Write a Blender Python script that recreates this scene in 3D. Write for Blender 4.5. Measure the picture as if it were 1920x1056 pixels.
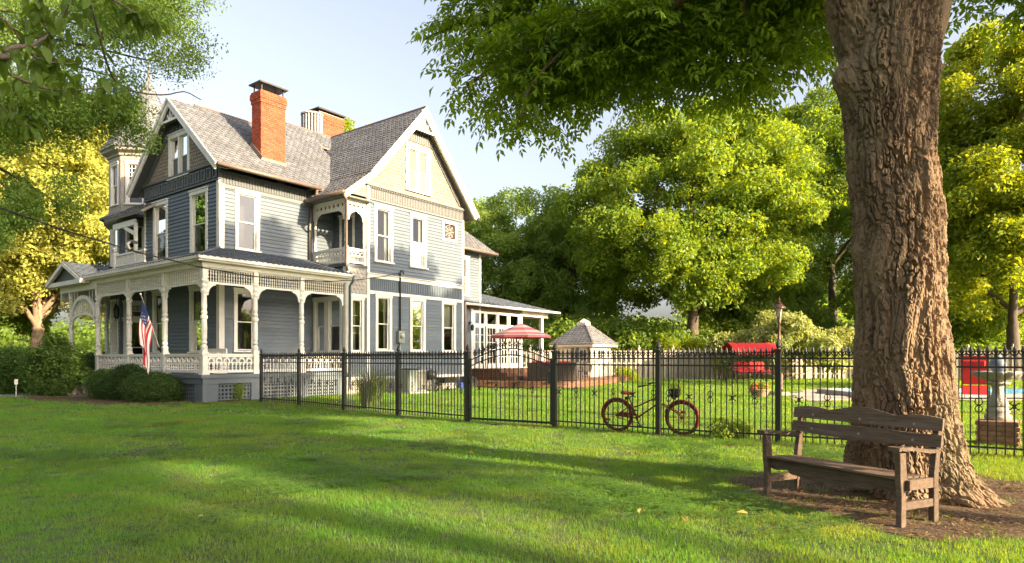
import bpy, bmesh, math, random
import numpy as np
from mathutils import Vector, Matrix, Euler, noise
R = random.Random(7)
NR = np.random.default_rng(11)
PI = math.pi
S = bpy.context.scene
C = S.collection
for o in list(bpy.data.objects): bpy.data.objects.remove(o)

# ---------------------------------------------------------------- camera, sky, sun, exposure
cam = bpy.data.cameras.new('camera')
camo = bpy.data.objects.new('camera', cam); C.objects.link(camo)
camo.location = (0, 0, 1.5); camo.rotation_euler = (PI/2, 0, 0)
cam.sensor_width = 36; cam.lens = 1221/1920*36
cam.shift_y = 144/1920
cam.clip_end = 2000; cam.clip_start = .05
S.camera = camo
SUN_EL = math.radians(20); SUN_AZ = math.radians(-33)      # azimuth measured from +x
sun_dir = Vector((math.cos(SUN_AZ)*math.cos(SUN_EL), math.sin(SUN_AZ)*math.cos(SUN_EL), math.sin(SUN_EL)))
W = bpy.data.worlds.new('World'); S.world = W; W.use_nodes = True
wn = W.node_tree.nodes; wl = W.node_tree.links
bg = wn['Background']; sky = wn.new('ShaderNodeTexSky'); sky.sky_type = 'NISHITA'; sky.sun_disc = False
sky.sun_elevation = SUN_EL; sky.sun_rotation = PI/2-SUN_AZ
sky.air_density = 1.0; sky.dust_density = 5.5; sky.ozone_density = 1.5
hz = wn.new('ShaderNodeHueSaturation'); hz.inputs['Saturation'].default_value = .6; tn = wn.new('ShaderNodeMix'); tn.data_type = 'RGBA'; tn.blend_type = 'MULTIPLY'; tn.inputs[0].default_value = 1; tn.inputs[7].default_value = (.985, .94, .94, 1)
wl.new(sky.outputs[0], hz.inputs['Color']); wl.new(hz.outputs[0], tn.inputs[6]); wl.new(tn.outputs[2], bg.inputs[0]); bg.inputs[1].default_value = .09
sl = bpy.data.lights.new('sun', 'SUN'); sl.energy = 3.8; sl.angle = math.radians(.6); sl.color = (1, .8, .52)
so = bpy.data.objects.new('sun', sl); C.objects.link(so)
so.rotation_euler = (-sun_dir).to_track_quat('-Z', 'Y').to_euler(); so.location = (40, -20, 30)
S.view_settings.view_transform = 'Standard'; S.view_settings.look = 'None'
S.view_settings.gamma = 1; S.view_settings.use_curve_mapping = False
S.view_settings.exposure = 2.36
S.cycles.max_bounces = 14; S.cycles.diffuse_bounces = 9; S.cycles.glossy_bounces = 3
S.cycles.transmission_bounces = 6; S.cycles.transparent_max_bounces = 12
S.cycles.use_denoising = True
S.cycles.sample_clamp_indirect = 6

# ---------------------------------------------------------------- frames
U = Vector((.602, .7985, 0)).normalized(); V = Vector((-U.y, U.x, 0)); HROT = math.atan2(U.y, U.x)
P0 = Vector((-10.464, 22.066, 0))
def hw(u, v, z=0): return P0+U*u+V*v+Vector((0, 0, z))
def fr_right(c): return lambda s, d, z: (s, c-d, z)        # wall facing -v
def fr_left(c): return lambda s, d, z: (c-d, s, z)         # wall facing -u
def fr_diag(a, b, flip=1):                                 # wall from a to b (local 2d), outward normal on the given side
    a = Vector(a); b = Vector(b); t = (b-a).normalized(); n = Vector((t.y, -t.x))*flip
    return lambda s, d, z: (a.x+t.x*s+n.x*d, a.y+t.y*s+n.y*d, z)

# ---------------------------------------------------------------- materials
def mat(name, c1, c2=None, scale=4, rough=.7, bump=0, bscale=40, rnd=0, metal=0, stretch=(1, 1, 1), spec=.4, dirt=None):
    m = bpy.data.materials.new(name); m.use_nodes = True
    n = m.node_tree.nodes; l = m.node_tree.links; b = n['Principled BSDF']
    b.inputs['Roughness'].default_value = rough; b.inputs['Metallic'].default_value = metal
    b.inputs['Specular IOR Level'].default_value = spec
    tc = n.new('ShaderNodeTexCoord'); mp = n.new('ShaderNodeMapping'); mp.inputs['Scale'].default_value = stretch
    l.new(tc.outputs['Object'], mp.inputs[0])
    c2 = c2 or tuple(x*.82 for x in c1)
    no = n.new('ShaderNodeTexNoise'); no.inputs['Scale'].default_value = scale; no.inputs['Detail'].default_value = 7
    no.inputs['Roughness'].default_value = .65
    l.new(mp.outputs[0], no.inputs['Vector'])
    rp = n.new('ShaderNodeMapRange'); rp.inputs[1].default_value = .34; rp.inputs[2].default_value = .66
    l.new(no.outputs[0], rp.inputs[0])
    mx = n.new('ShaderNodeMix'); mx.data_type = 'RGBA'; mx.inputs[6].default_value = (*c1, 1); mx.inputs[7].default_value = (*c2, 1)
    l.new(rp.outputs[0], mx.inputs[0]); out = mx.outputs[2]
    if dirt:
        n2 = n.new('ShaderNodeTexNoise'); n2.inputs['Scale'].default_value = scale*.23; n2.inputs['Detail'].default_value = 9
        l.new(mp.outputs[0], n2.inputs['Vector'])
        r2 = n.new('ShaderNodeMapRange'); r2.inputs[1].default_value = .52; r2.inputs[2].default_value = .72; r2.inputs[4].default_value = .7
        l.new(n2.outputs[0], r2.inputs[0])
        m2 = n.new('ShaderNodeMix'); m2.data_type = 'RGBA'; m2.inputs[7].default_value = (*dirt, 1)
        l.new(r2.outputs[0], m2.inputs[0]); l.new(out, m2.inputs[6]); out = m2.outputs[2]
    if rnd:
        oi = n.new('ShaderNodeObjectInfo'); r3 = n.new('ShaderNodeMapRange'); r3.inputs[3].default_value = 1-rnd; r3.inputs[4].default_value = 1+rnd
        g = n.new('ShaderNodeNewGeometry'); ad = n.new('ShaderNodeMath'); ad.operation = 'ADD'
        fr = n.new('ShaderNodeMath'); fr.operation = 'FRACT'
        l.new(oi.outputs['Random'], ad.inputs[0]); l.new(g.outputs['Random Per Island'], ad.inputs[1]); l.new(ad.outputs[0], fr.inputs[0])
        l.new(fr.outputs[0], r3.inputs[0])
        hs = n.new('ShaderNodeHueSaturation'); l.new(r3.outputs[0], hs.inputs['Value']); l.new(out, hs.inputs['Color']); out = hs.outputs[0]
    l.new(out, b.inputs['Base Color'])
    if bump:
        nb = n.new('ShaderNodeTexNoise'); nb.inputs['Scale'].default_value = bscale; nb.inputs['Detail'].default_value = 5
        l.new(mp.outputs[0], nb.inputs['Vector'])
        bp = n.new('ShaderNodeBump'); bp.inputs['Strength'].default_value = bump; bp.inputs['Distance'].default_value = .02
        l.new(nb.outputs[0], bp.inputs['Height']); l.new(bp.outputs[0], b.inputs['Normal'])
    return m

def leafmat(name, c1, c2, trans=.4, tint=(1.5, 1.25, .5), patch=None, pscale=.6, rough=.5):
    """leaf or blade: hue varies per leaf and per spray, light comes through"""
    m = bpy.data.materials.new(name); m.use_nodes = True
    n = m.node_tree.nodes; l = m.node_tree.links; b = n['Principled BSDF']; o = n['Material Output']
    oi = n.new('ShaderNodeObjectInfo'); g = n.new('ShaderNodeNewGeometry')
    ad = n.new('ShaderNodeMath'); ad.operation = 'MULTIPLY_ADD'; ad.inputs[1].default_value = .55
    sc = n.new('ShaderNodeMath'); sc.operation = 'MULTIPLY'; sc.inputs[1].default_value = .45
    l.new(oi.outputs['Random'], sc.inputs[0]); l.new(g.outputs['Random Per Island'], ad.inputs[0]); l.new(sc.outputs[0], ad.inputs[2])
    mx = n.new('ShaderNodeMix'); mx.data_type = 'RGBA'; mx.inputs[6].default_value = (*c1, 1); mx.inputs[7].default_value = (*c2, 1)
    l.new(ad.outputs[0], mx.inputs[0]); out = mx.outputs[2]
    if patch:
        no = n.new('ShaderNodeTexNoise'); no.inputs['Scale'].default_value = pscale; no.inputs['Detail'].default_value = 6; no.inputs['Roughness'].default_value = .7
        l.new(g.outputs['Position'], no.inputs['Vector'])
        rp = n.new('ShaderNodeMapRange'); rp.inputs[1].default_value = .45; rp.inputs[2].default_value = .68
        l.new(no.outputs[0], rp.inputs[0])
        m2 = n.new('ShaderNodeMix'); m2.data_type = 'RGBA'; m2.inputs[7].default_value = (*patch, 1)
        l.new(rp.outputs[0], m2.inputs[0]); l.new(out, m2.inputs[6]); out = m2.outputs[2]
    l.new(out, b.inputs['Base Color']); b.inputs['Roughness'].default_value = rough; b.inputs['Specular IOR Level'].default_value = .3
    tr = n.new('ShaderNodeBsdfTranslucent'); mt = n.new('ShaderNodeMix'); mt.data_type = 'RGBA'; mt.blend_type = 'MULTIPLY'; mt.inputs[0].default_value = 1
    mt.inputs[7].default_value = (*tint, 1); l.new(out, mt.inputs[6]); l.new(mt.outputs[2], tr.inputs[0])
    ms = n.new('ShaderNodeMixShader'); ms.inputs[0].default_value = trans
    l.new(b.outputs[0], ms.inputs[1]); l.new(tr.outputs[0], ms.inputs[2]); l.new(ms.outputs[0], o.inputs[0])
    return m

def glassmat(name, tint=(.8, .85, .85), boost=.03):
    m = bpy.data.materials.new(name); m.use_nodes = True
    n = m.node_tree.nodes; l = m.node_tree.links; n.remove(n['Principled BSDF']); o = n['Material Output']
    t = n.new('ShaderNodeBsdfTransparent'); t.inputs[0].default_value = (*tint, 1)
    g = n.new('ShaderNodeBsdfGlossy'); g.inputs['Roughness'].default_value = .015
    f = n.new('ShaderNodeFresnel'); f.inputs[0].default_value = 1.5
    tc = n.new('ShaderNodeTexCoord'); no = n.new('ShaderNodeTexNoise'); no.inputs['Scale'].default_value = 1.1
    bp = n.new('ShaderNodeBump'); bp.inputs['Strength'].default_value = .05; l.new(tc.outputs['Object'], no.inputs[0]); l.new(no.outputs[0], bp.inputs['Height']); l.new(bp.outputs[0], g.inputs['Normal'])
    a = n.new('ShaderNodeMath'); a.operation = 'MULTIPLY_ADD'; a.inputs[1].default_value = 1.35; a.inputs[2].default_value = boost; a.use_clamp = True
    l.new(f.outputs[0], a.inputs[0])
    x = n.new('ShaderNodeMixShader'); l.new(a.outputs[0], x.inputs[0]); l.new(t.outputs[0], x.inputs[1]); l.new(g.outputs[0], x.inputs[2]); l.new(x.outputs[0], o.inputs[0])
    return m

M = dict(
 siding=mat('siding paint', (.106, .132, .156), (.09, .112, .133), 3, .55, .15, 60, .09, stretch=(1, 1, 3), dirt=(.108, .12, .125)),
 dark=mat('dark trim paint', (.085, .092, .094), (.068, .075, .078), 4, .55, .1),
 skirt=mat('skirt paint', (.12, .14, .155), (.1, .118, .132), 3, .6, .15, 30),
 white=mat('ivory trim paint', (.72, .69, .61), (.64, .61, .54), 5, .5, .08, 60, dirt=(.55, .52, .45)),
 soffit=mat('soffit paint', (.3, .27, .23), (.26, .235, .2), 4, .6),
 beige=mat('beige shingle paint', (.26, .212, .152), (.215, .175, .126), 5, .7, .1, 50, .1),
 grsh=mat('grey shingle paint', (.36, .33, .28), (.3, .28, .24), 5, .7, .1, 50, .1),
 rib=mat('ribbed band paint', (.15, .148, .142), (.125, .124, .12), 5, .6),
 roof=mat('slate roof', (.14, .142, .15), (.1, .103, .111), 1.3, .75, .3, 50, .2, dirt=(.12, .115, .11)),
 roofb=mat('blue grey asphalt roof', (.075, .09, .112), (.055, .066, .085), 3, .85, .4, 80, .22),
 brick=mat('red brick', (.36, .075, .03), (.27, .055, .024), 9, .85, .3, 60, .22),
 mortar=mat('mortar', (.42, .27, .2), (.34, .22, .17), 12, .9, .3),
 pink=mat('old brick', (.34, .17, .115), (.26, .125, .085), 9, .9, .4, 60, .22),
 metal=mat('dark metal', (.05, .047, .045), (.035, .033, .032), 6, .45, metal=.6),
 copper=mat('brown gutter', (.19, .14, .11), (.14, .105, .085), 3, .5, metal=.2),
 iron=mat('black iron', (.018, .018, .017), (.026, .024, .022), 8, .42, .05, 60, metal=.0, spec=.5),
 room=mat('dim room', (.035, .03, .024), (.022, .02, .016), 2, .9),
 roomw=mat('pale room', (.2, .2, .18), (.15, .15, .135), 2, .9),
 curtain=mat('curtain', (.27, .25, .22), (.2, .19, .165), 3, .9, .2, 20),
 stone=mat('pale stone', (.4, .37, .32), (.3, .27, .23), 5, .85, .5, 25, .15),
 conc=mat('concrete', (.36, .33, .29), (.29, .265, .235), 3, .9, .3, 40, dirt=(.22, .2, .17)),
 glass=glassmat('window glass'),
 wood=mat('weathered fence wood', (.5, .43, .33), (.4, .34, .255), 3, .85, .3, 30, .16, stretch=(6, 6, .8)),
 bench=mat('bench wood', (.19, .125, .082), (.08, .052, .035), 4, .7, .6, 30, .2, stretch=(1.2, 16, 16), dirt=(.2, .155, .115)),
 deck=mat('deck wood', (.19, .092, .05), (.14, .066, .036), 3, .7, .2, 30, .18),
 wicker=mat('wicker', (.04, .027, .021), (.022, .015, .012), 40, .6, .8, 120),
 red=mat('red cushion', (.5, .02, .022), (.42, .015, .018), 6, .75, .2, 30),
 redmetal=mat('red chair', (.5, .018, .014), (.4, .014, .012), 6, .55),
 bike=mat('rusty red paint', (.24, .03, .018), (.14, .02, .014), 12, .55, .2, 60),
 seat=mat('red saddle', (.42, .035, .02), (.3, .03, .02), 10, .5),
 acm=mat('air unit paint', (.22, .25, .21), (.19, .215, .185), 4, .5),
 brown=mat('brown louvre', (.1, .075, .055), (.07, .052, .04), 6, .6),
 lampm=mat('bronze lamp', (.13, .065, .042), (.09, .048, .03), 8, .45, metal=.4),
 bark=None,
)
# ---------------------------------------------------------------- mesh helpers
def link(name, me, parent=None, loc=None, rot=None, kind=None):
    o = bpy.data.objects.new(name, me); C.objects.link(o)
    if parent is not None: o.parent = parent
    if loc is not None: o.location = loc
    if rot is not None: o.rotation_euler = rot
    if kind: o['kind'] = kind
    return o
class MB:
    def __init__(s, xf=None): s.v = []; s.f = []; s.mi = []; s.xf = xf; s.m = 0
    def add(s, vs, fs):
        b = len(s.v)
        s.v += [s.xf(*p) if s.xf else tuple(p) for p in vs]
        s.f += [tuple(i+b for i in f) for f in fs]; s.mi += [s.m]*len(fs)
        return s
    def box(s, x0, x1, y0, y1, z0, z1):
        return s.add([(x0, y0, z0), (x1, y0, z0), (x1, y1, z0), (x0, y1, z0), (x0, y0, z1), (x1, y0, z1), (x1, y1, z1), (x0, y1, z1)],
                     [(0, 3, 2, 1), (4, 5, 6, 7), (0, 1, 5, 4), (1, 2, 6, 5), (2, 3, 7, 6), (3, 0, 4, 7)])
    def cb(s, c, sz):
        return s.box(c[0]-sz[0]/2, c[0]+sz[0]/2, c[1]-sz[1]/2, c[1]+sz[1]/2, c[2]-sz[2]/2, c[2]+sz[2]/2)
    def prism(s, pts, d0, d1):            # (s, z) outline, extruded along d
        n = len(pts)
        return s.add([(a, d0, b) for a, b in pts]+[(a, d1, b) for a, b in pts],
                     [tuple(range(n)), tuple(range(2*n-1, n-1, -1))]+[(i, i+n, (i+1) % n+n, (i+1) % n) for i in range(n)])
    def slab(s, pts, z0, z1):             # (x, y) outline, extruded along z
        n = len(pts)
        return s.add([(a, b, z0) for a, b in pts]+[(a, b, z1) for a, b in pts],
                     [tuple(range(n-1, -1, -1)), tuple(range(n, 2*n))]+[(i, (i+1) % n, (i+1) % n+n, i+n) for i in range(n)])
    def tube(s, path, r, n=6, caps=True, close=False):
        path = [Vector(p) for p in path]; k = len(path)
        rs = r if isinstance(r, (list, tuple)) else [r]*k
        vs = []; up = Vector((0, 0, 1))
        t0 = (path[1]-path[0]).normalized()
        a = t0.cross(up) if abs(t0.z) < .95 else t0.cross(Vector((1, 0, 0)))
        a.normalize()
        for i, p in enumerate(path):
            if close: t = path[(i+1) % k]-path[i-1]
            else: t = path[min(i+1, k-1)]-path[max(i-1, 0)]
            t.normalize(); a = (a-t*a.dot(t)).normalized(); b = t.cross(a)
            for j in range(n):
                q = 2*PI*j/n; vs.append(p+(a*math.cos(q)+b*math.sin(q))*rs[i])
        fs = []
        for i in range(k if close else k-1):
            for j in range(n):
                i2 = (i+1) % k
                fs.append((i*n+j, i*n+(j+1) % n, i2*n+(j+1) % n, i2*n+j))
        if caps and not close: fs += [tuple(range(n-1, -1, -1)), tuple(range((k-1)*n, k*n))]
        return s.add(vs, fs)
    def bar(s, a, b, w, h=None, up=(0, 0, 1)):
        a = Vector(a); b = Vector(b); t = (b-a).normalized(); h = h or w
        up = Vector(up); x = t.cross(up)
        if x.length < .01: x = t.cross(Vector((1, 0, 0)))
        x.normalize(); y = x.cross(t)
        vs = [p+x*w/2*i+y*h/2*j for p in (a, b) for i, j in ((-1, -1), (1, -1), (1, 1), (-1, 1))]
        return s.add(vs, [(0, 1, 2, 3), (7, 6, 5, 4)]+[(i, i+4, (i+1) % 4+4, (i+1) % 4) for i in range(4)])
    def lathe(s, prof, n=12, c=(0, 0, 0), mod=None):
        vs = []; k = len(prof)
        for r, z in prof:
            for j in range(n):
                q = 2*PI*j/n; rr = r*(mod(q, z) if mod else 1)
                vs.append((c[0]+rr*math.cos(q), c[1]+rr*math.sin(q), c[2]+z))
        fs = [(i*n+j, i*n+(j+1) % n, (i+1)*n+(j+1) % n, (i+1)*n+j) for i in range(k-1) for j in range(n)]
        fs += [tuple(range(n-1, -1, -1)), tuple(range((k-1)*n, k*n))]
        return s.add(vs, fs)
    def ball(s, c, r, n=8, sq=(1, 1, 1)):
        prof = [(max(1e-3, math.sin(PI*i/n)), -math.cos(PI*i/n)) for i in range(n+1)]
        vs = []; k = len(prof); m = n+4
        for a, z in prof:
            for j in range(m):
                q = 2*PI*j/m; vs.append((c[0]+r*sq[0]*a*math.cos(q), c[1]+r*sq[1]*a*math.sin(q), c[2]+r*sq[2]*z))
        return s.add(vs, [(i*m+j, i*m+(j+1) % m, (i+1)*m+(j+1) % m, (i+1)*m+j) for i in range(k-1) for j in range(m)])
    def mesh(s, name, mats, smooth=False, bev=0):
        me = bpy.data.meshes.new(name); me.from_pydata([tuple(p) for p in s.v], [], s.f)
        for m in (mats if isinstance(mats, (list, tuple)) else [mats]): me.materials.append(m)
        if any(s.mi): me.polygons.foreach_set('material_index', s.mi)
        if bev or s.xf:
            bm = bmesh.new(); bm.from_mesh(me)
            if bev: bmesh.ops.bevel(bm, geom=bm.edges[:], offset=bev, segments=1, affect='EDGES', clamp_overlap=True)
            bmesh.ops.recalc_face_normals(bm, faces=bm.faces[:]); bm.to_mesh(me); bm.free()
        if smooth: me.polygons.foreach_set('use_smooth', [True]*len(me.polygons))
        me.update()
        return me
    def build(s, name, mats, parent=None, kind=None, smooth=False, bev=0, loc=None, rot=None):
        return link(name, s.mesh(name, mats, smooth, bev), parent, loc, rot, kind)
def tag(o, label, cat, group=None, kind=None):
    o['label'] = label; o['category'] = cat
    if group: o['group'] = group
    if kind: o['kind'] = kind
    return o
def thing(name, label, cat, loc=(0, 0, 0), rz=0, group=None):
    o = bpy.data.objects.new(name, None); C.objects.link(o); o.empty_display_size = .2
    o.location = loc; o.rotation_euler = (0, 0, rz); return tag(o, label, cat, group)
def kids(o): return [c for c in C.objects if c.parent == o]
def copy_tree(o, parent=None):
    c = o.copy(); C.objects.link(c); c.parent = parent
    for ch in kids(o): copy_tree(ch, c)
    return c
def inst(o, parent, loc, rot=(0, 0, 0), sc=None):
    c = o.copy(); C.objects.link(c); c.parent = parent; c.location = loc; c.rotation_euler = rot
    if sc: c.scale = sc
    return c

# ---------------------------------------------------------------- scatter: sprays of leaves / tufts of grass instanced on points
def make_scatter(k=3):
    g = bpy.data.node_groups.new('scatter sprays', 'GeometryNodeTree')
    g.interface.new_socket('Geometry', in_out='INPUT', socket_type='NodeSocketGeometry')
    g.interface.new_socket('Geometry', in_out='OUTPUT', socket_type='NodeSocketGeometry')
    n = g.nodes; l = g.links; gi = n.new('NodeGroupInput'); go = n.new('NodeGroupOutput'); jn = n.new('GeometryNodeJoinGeometry')
    def attr(nm, t):
        a = n.new('GeometryNodeInputNamedAttribute'); a.data_type = t; a.inputs['Name'].default_value = nm
        return [o for o in a.outputs if o.enabled and o.name == 'Attribute'][0]
    def eq(sock, val):
        c = n.new('FunctionNodeCompare'); c.data_type = 'INT'; c.operation = 'EQUAL'
        a, b = [i for i in c.inputs if i.enabled][:2]; l.new(sock, a); b.default_value = val; return c.outputs[0]
    def sep(val):
        s = n.new('GeometryNodeSeparateGeometry'); s.domain = 'POINT'; l.new(gi.outputs[0], s.inputs[0]); l.new(eq(attr('tag', 'INT'), val), s.inputs['Selection']); return s.outputs[0]
    pts = sep(0)
    for i in range(1, k+1):
        ip = n.new('GeometryNodeInstanceOnPoints'); l.new(pts, ip.inputs['Points']); l.new(sep(i), ip.inputs['Instance'])
        l.new(eq(attr('which', 'INT'), i), ip.inputs['Selection'])
        l.new(attr('rot', 'FLOAT_VECTOR'), ip.inputs['Rotation']); l.new(attr('scl', 'FLOAT'), ip.inputs['Scale'])
        l.new(ip.outputs[0], jn.inputs[0])
    l.new(jn.outputs[0], go.inputs[0]); return g
SCAT = make_scatter()
def scatter(name, protos, pos, rot, scl, mats, parent=None, loc=(0, 0, 0), kind=None, rng=NR):
    """protos: up to 3 MBs; pos (n,3) relative to loc; rot euler (n,3); scl (n,)"""
    n = len(pos); vs = [np.asarray(pos, float)]; fs = []; mi = []; tg = [np.zeros(n, np.int32)]; off = n
    for k, p in enumerate(protos):
        vs.append(np.array([tuple(q) for q in p.v], float)); fs += [tuple(i+off for i in f) for f in p.f]; mi += p.mi
        tg.append(np.full(len(p.v), k+1, np.int32)); off += len(p.v)
    me = bpy.data.meshes.new(name); me.from_pydata(np.concatenate(vs).tolist(), [], fs)
    for m in (mats if isinstance(mats, (list, tuple)) else [mats]): me.materials.append(m)
    me.polygons.foreach_set('material_index', mi)
    a = me.attributes.new('tag', 'INT', 'POINT'); a.data.foreach_set('value', np.concatenate(tg))
    w = np.zeros(off, np.int32); w[:n] = rng.integers(1, len(protos)+1, n)
    a = me.attributes.new('which', 'INT', 'POINT'); a.data.foreach_set('value', w)
    r = np.zeros((off, 3), np.float32); r[:n] = rot
    a = me.attributes.new('rot', 'FLOAT_VECTOR', 'POINT'); a.data.foreach_set('vector', r.ravel())
    s = np.ones(off, np.float32); s[:n] = scl
    a = me.attributes.new('scl', 'FLOAT', 'POINT'); a.data.foreach_set('value', s)
    o = link(name, me, parent, loc, kind=kind); md = o.modifiers.new('scatter', 'NODES'); md.node_group = SCAT
    return o
def leaf(mb, p, d, nrm, L, w, fold=.25, droop=.2):
    """one folded pointed leaf from p along d"""
    d = d.normalized(); s = d.cross(nrm)
    if s.length < .01: s = d.cross(Vector((1, 0, .3)))
    s.normalize(); nrm = s.cross(d)
    m1 = p+d*L*.42-nrm*L*.03; tip = p+d*L-nrm*L*droop
    mb.add([p, m1+s*w/2+nrm*w*fold, tip, m1-s*w/2+nrm*w*fold, m1], [(0, 1, 4), (1, 2, 4), (0, 4, 3), (4, 2, 3)])
def quadleaf(mb, p, d, s, L, w):
    mb.add([p, p+d*L*.5+s*w*.5, p+d*L, p+d*L*.5-s*w*.5], [(0, 1, 2, 3)])
def rv(r): return Vector((r.gauss(0, 1), r.gauss(0, 1), r.gauss(0, 1))).normalized()
def spray(seed, n, rad, L, w, flat=.45, up=.4, droop=.35):
    """roundish spray of n loose leaves, origin at its base, z outward"""
    r = random.Random(seed); mb = MB()
    for i in range(n):
        q = r.uniform(0, 2*PI); a = rad*math.sqrt(r.random())
        p = Vector((a*math.cos(q), a*math.sin(q), r.uniform(-flat, flat)*rad-.25*a*a/rad))
        d = (Vector((p.x, p.y, 0)).normalized()*.9+rv(r)*.7+Vector((0, 0, -droop))).normalized()
        nm = (Vector((0, 0, 1))*up+rv(r)*.75).normalized(); s = d.cross(nm).normalized()
        k = r.uniform(.7, 1.25); quadleaf(mb, p-d*L*.5, d, s, L*k, w*k)
    return mb
def pinnate(seed, nl, length, L, w, pairs=3, m_leaf=0, m_twig=1, twig=.006):
    """twig with nl compound leaves of 2*pairs+1 leaflets each, growing along +x, drooping"""
    r = random.Random(seed); mb = MB(); pts = []
    for i in range(6):
        t = i/5; pts.append(Vector((length*t, .05*length*math.sin(3*t+seed), -.22*length*t*t)))
    mb.m = m_twig; mb.tube(pts, [twig*(1-.7*i/5) for i in range(6)], 3)
    mb.m = m_leaf
    for i in range(nl):
        t = (i+.7)/nl; b = pts[0].lerp(pts[5], t); b.z = -.22*length*t*t
        q = (1 if i % 2 else -1)*r.uniform(.5, 1.1); d = Vector((math.cos(q), math.sin(q), r.uniform(-.5, .15))).normalized()
        if i == nl-1: d = Vector((1, 0, -.4)).normalized()
        nm = (Vector((0, 0, 1))+rv(r)*.45).normalized(); sd = d.cross(nm).normalized(); nm = sd.cross(d)
        ll = L*(pairs+.6)*.62
        for j in range(pairs):
            pb = b+d*ll*(j+.8)/(pairs+.2)-Vector((0, 0, .1*ll*((j+1)/pairs)**2))
            for sg in (1, -1):
                dd = (d*.65+sd*sg*.8+rv(r)*.12+Vector((0, 0, -.25))).normalized(); k = r.uniform(.8, 1.15)
                leaf(mb, pb, dd, nm, L*k, w*k, .2, .15)
        leaf(mb, b+d*ll*1.05-Vector((0, 0, .1*ll)), (d+Vector((0, 0, -.3))).normalized(), nm, L*1.1, w*1.1, .2, .2)
    return mb
def euler_from_normal(nx, ny, nz, spin):
    """eulers that send +z to the normal after a spin about z (vectorised)"""
    th = np.arccos(np.clip(nz, -1, 1)); ph = np.arctan2(ny, nx)
    # R = Rz(ph) Ry(th) Rz(spin) -> XYZ euler
    cs, ss, ct, st, cp, sp = np.cos(spin), np.sin(spin), np.cos(th), np.sin(th), np.cos(ph), np.sin(ph)
    r00 = cp*ct*cs-sp*ss; r10 = sp*ct*cs+cp*ss; r20 = -st*cs; r21 = st*ss; r22 = ct
    ey = np.arcsin(np.clip(-r20, -1, 1)); ex = np.arctan2(r21, r22); ez = np.arctan2(r10, r00)
    return np.stack([ex, ey, ez], 1)
def blob_points(blobs, per, rng, upbias=.5, fill=.35, scl=(.75, 1.25), dome=0):
    """blobs: (centre, (rx, ry, rz)); sprays on and in each blob"""
    P = []; N = []
    for c, rr in blobs:
        d = rng.normal(size=(per, 3)); d /= np.linalg.norm(d, axis=1)[:, None]; d[:, 2] = np.where(rng.random(per) < dome, np.abs(d[:, 2]), d[:, 2])
        t = np.where(rng.random(per) < fill, rng.uniform(.2, .9, per), rng.uniform(.85, 1.12, per))
        P.append(np.asarray(c)+d*np.asarray(rr)*t[:, None])
        nn = d+np.array([0, 0, upbias])+rng.normal(size=(per, 3))*.35; nn /= np.linalg.norm(nn, axis=1)[:, None]; N.append(nn)
    P = np.concatenate(P); N = np.concatenate(N); n = len(P)
    return P, euler_from_normal(N[:, 0], N[:, 1], N[:, 2], rng.uniform(0, 2*PI, n)), rng.uniform(*scl, n)
def ellipsoid_blobs(rng, n, rad, brad, shell=(.45, .92), zmin=-1, squash=.6):
    out = []
    while len(out) < n:
        d = rng.normal(size=3); d /= np.linalg.norm(d)
        if d[2] < zmin: continue
        t = rng.uniform(*shell); b = rng.uniform(*brad)
        out.append((d*t*np.asarray(rad), (b, b, b*squash)))
    return out
# ---------------------------------------------------------------- the house (local axes: x = u, y = v)
house = thing('house', 'three storey blue grey Victorian house with wraparound porch, gables and turret', 'house', P0, HROT)
BOARDS = []
def frame_at(fr, s, d, z): return Vector(fr(s, d, z))
def wall_core(fr, s0, s1, z0, z1, ops, name='wall', d=-.012, mt='siding'):
    mb = MB(fr); ss = sorted({s0, s1, *[x for o in ops for x in o[:2] if s0 < x < s1]}); zz = sorted({z0, z1, *[x for o in ops for x in o[2:4] if z0 < x < z1]})
    for a, b in zip(ss, ss[1:]):
        for c, e in zip(zz, zz[1:]):
            m, k = (a+b)/2, (c+e)/2
            if any(o[0] < m < o[1] and o[2] < k < o[3] for o in ops): continue
            mb.box(a, b, d-.04, d, c, e)
    return mb.build(name, M[mt], house)
def siding(fr, wall, s0, s1, z0, z1, ops=(), pitch=.15, clip=None, mt='siding'):
    z = z0
    while z < z1-.03:
        zt = min(z+pitch, z1); a, b = (s0, s1) if not clip else clip((z+zt)/2); segs = [(a, b)]
        for o in ops:
            if o[2] < (z+zt)/2 < o[3]:
                ns = []
                for p, q in segs:
                    if o[1] <= p or o[0] >= q: ns.append((p, q)); continue
                    if p < o[0]: ns.append((p, o[0]))
                    if o[1] < q: ns.append((o[1], q))
                segs = ns
        for p, q in segs:
            if q-p < .04: continue
            vs = [fr(s, d, zz) for s in (p, q) for d, zz in ((-.012, z), (.036, z), (.004, zt+.004), (-.012, zt+.004))]
            f = [(0, 1, 2, 3), (7, 6, 5, 4), (0, 4, 5, 1), (1, 5, 6, 2), (2, 6, 7, 3)]
            BOARDS.append(((q-p)*(1+.4*(z > 1)), vs, f, wall, M[mt]))
        z += pitch
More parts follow.
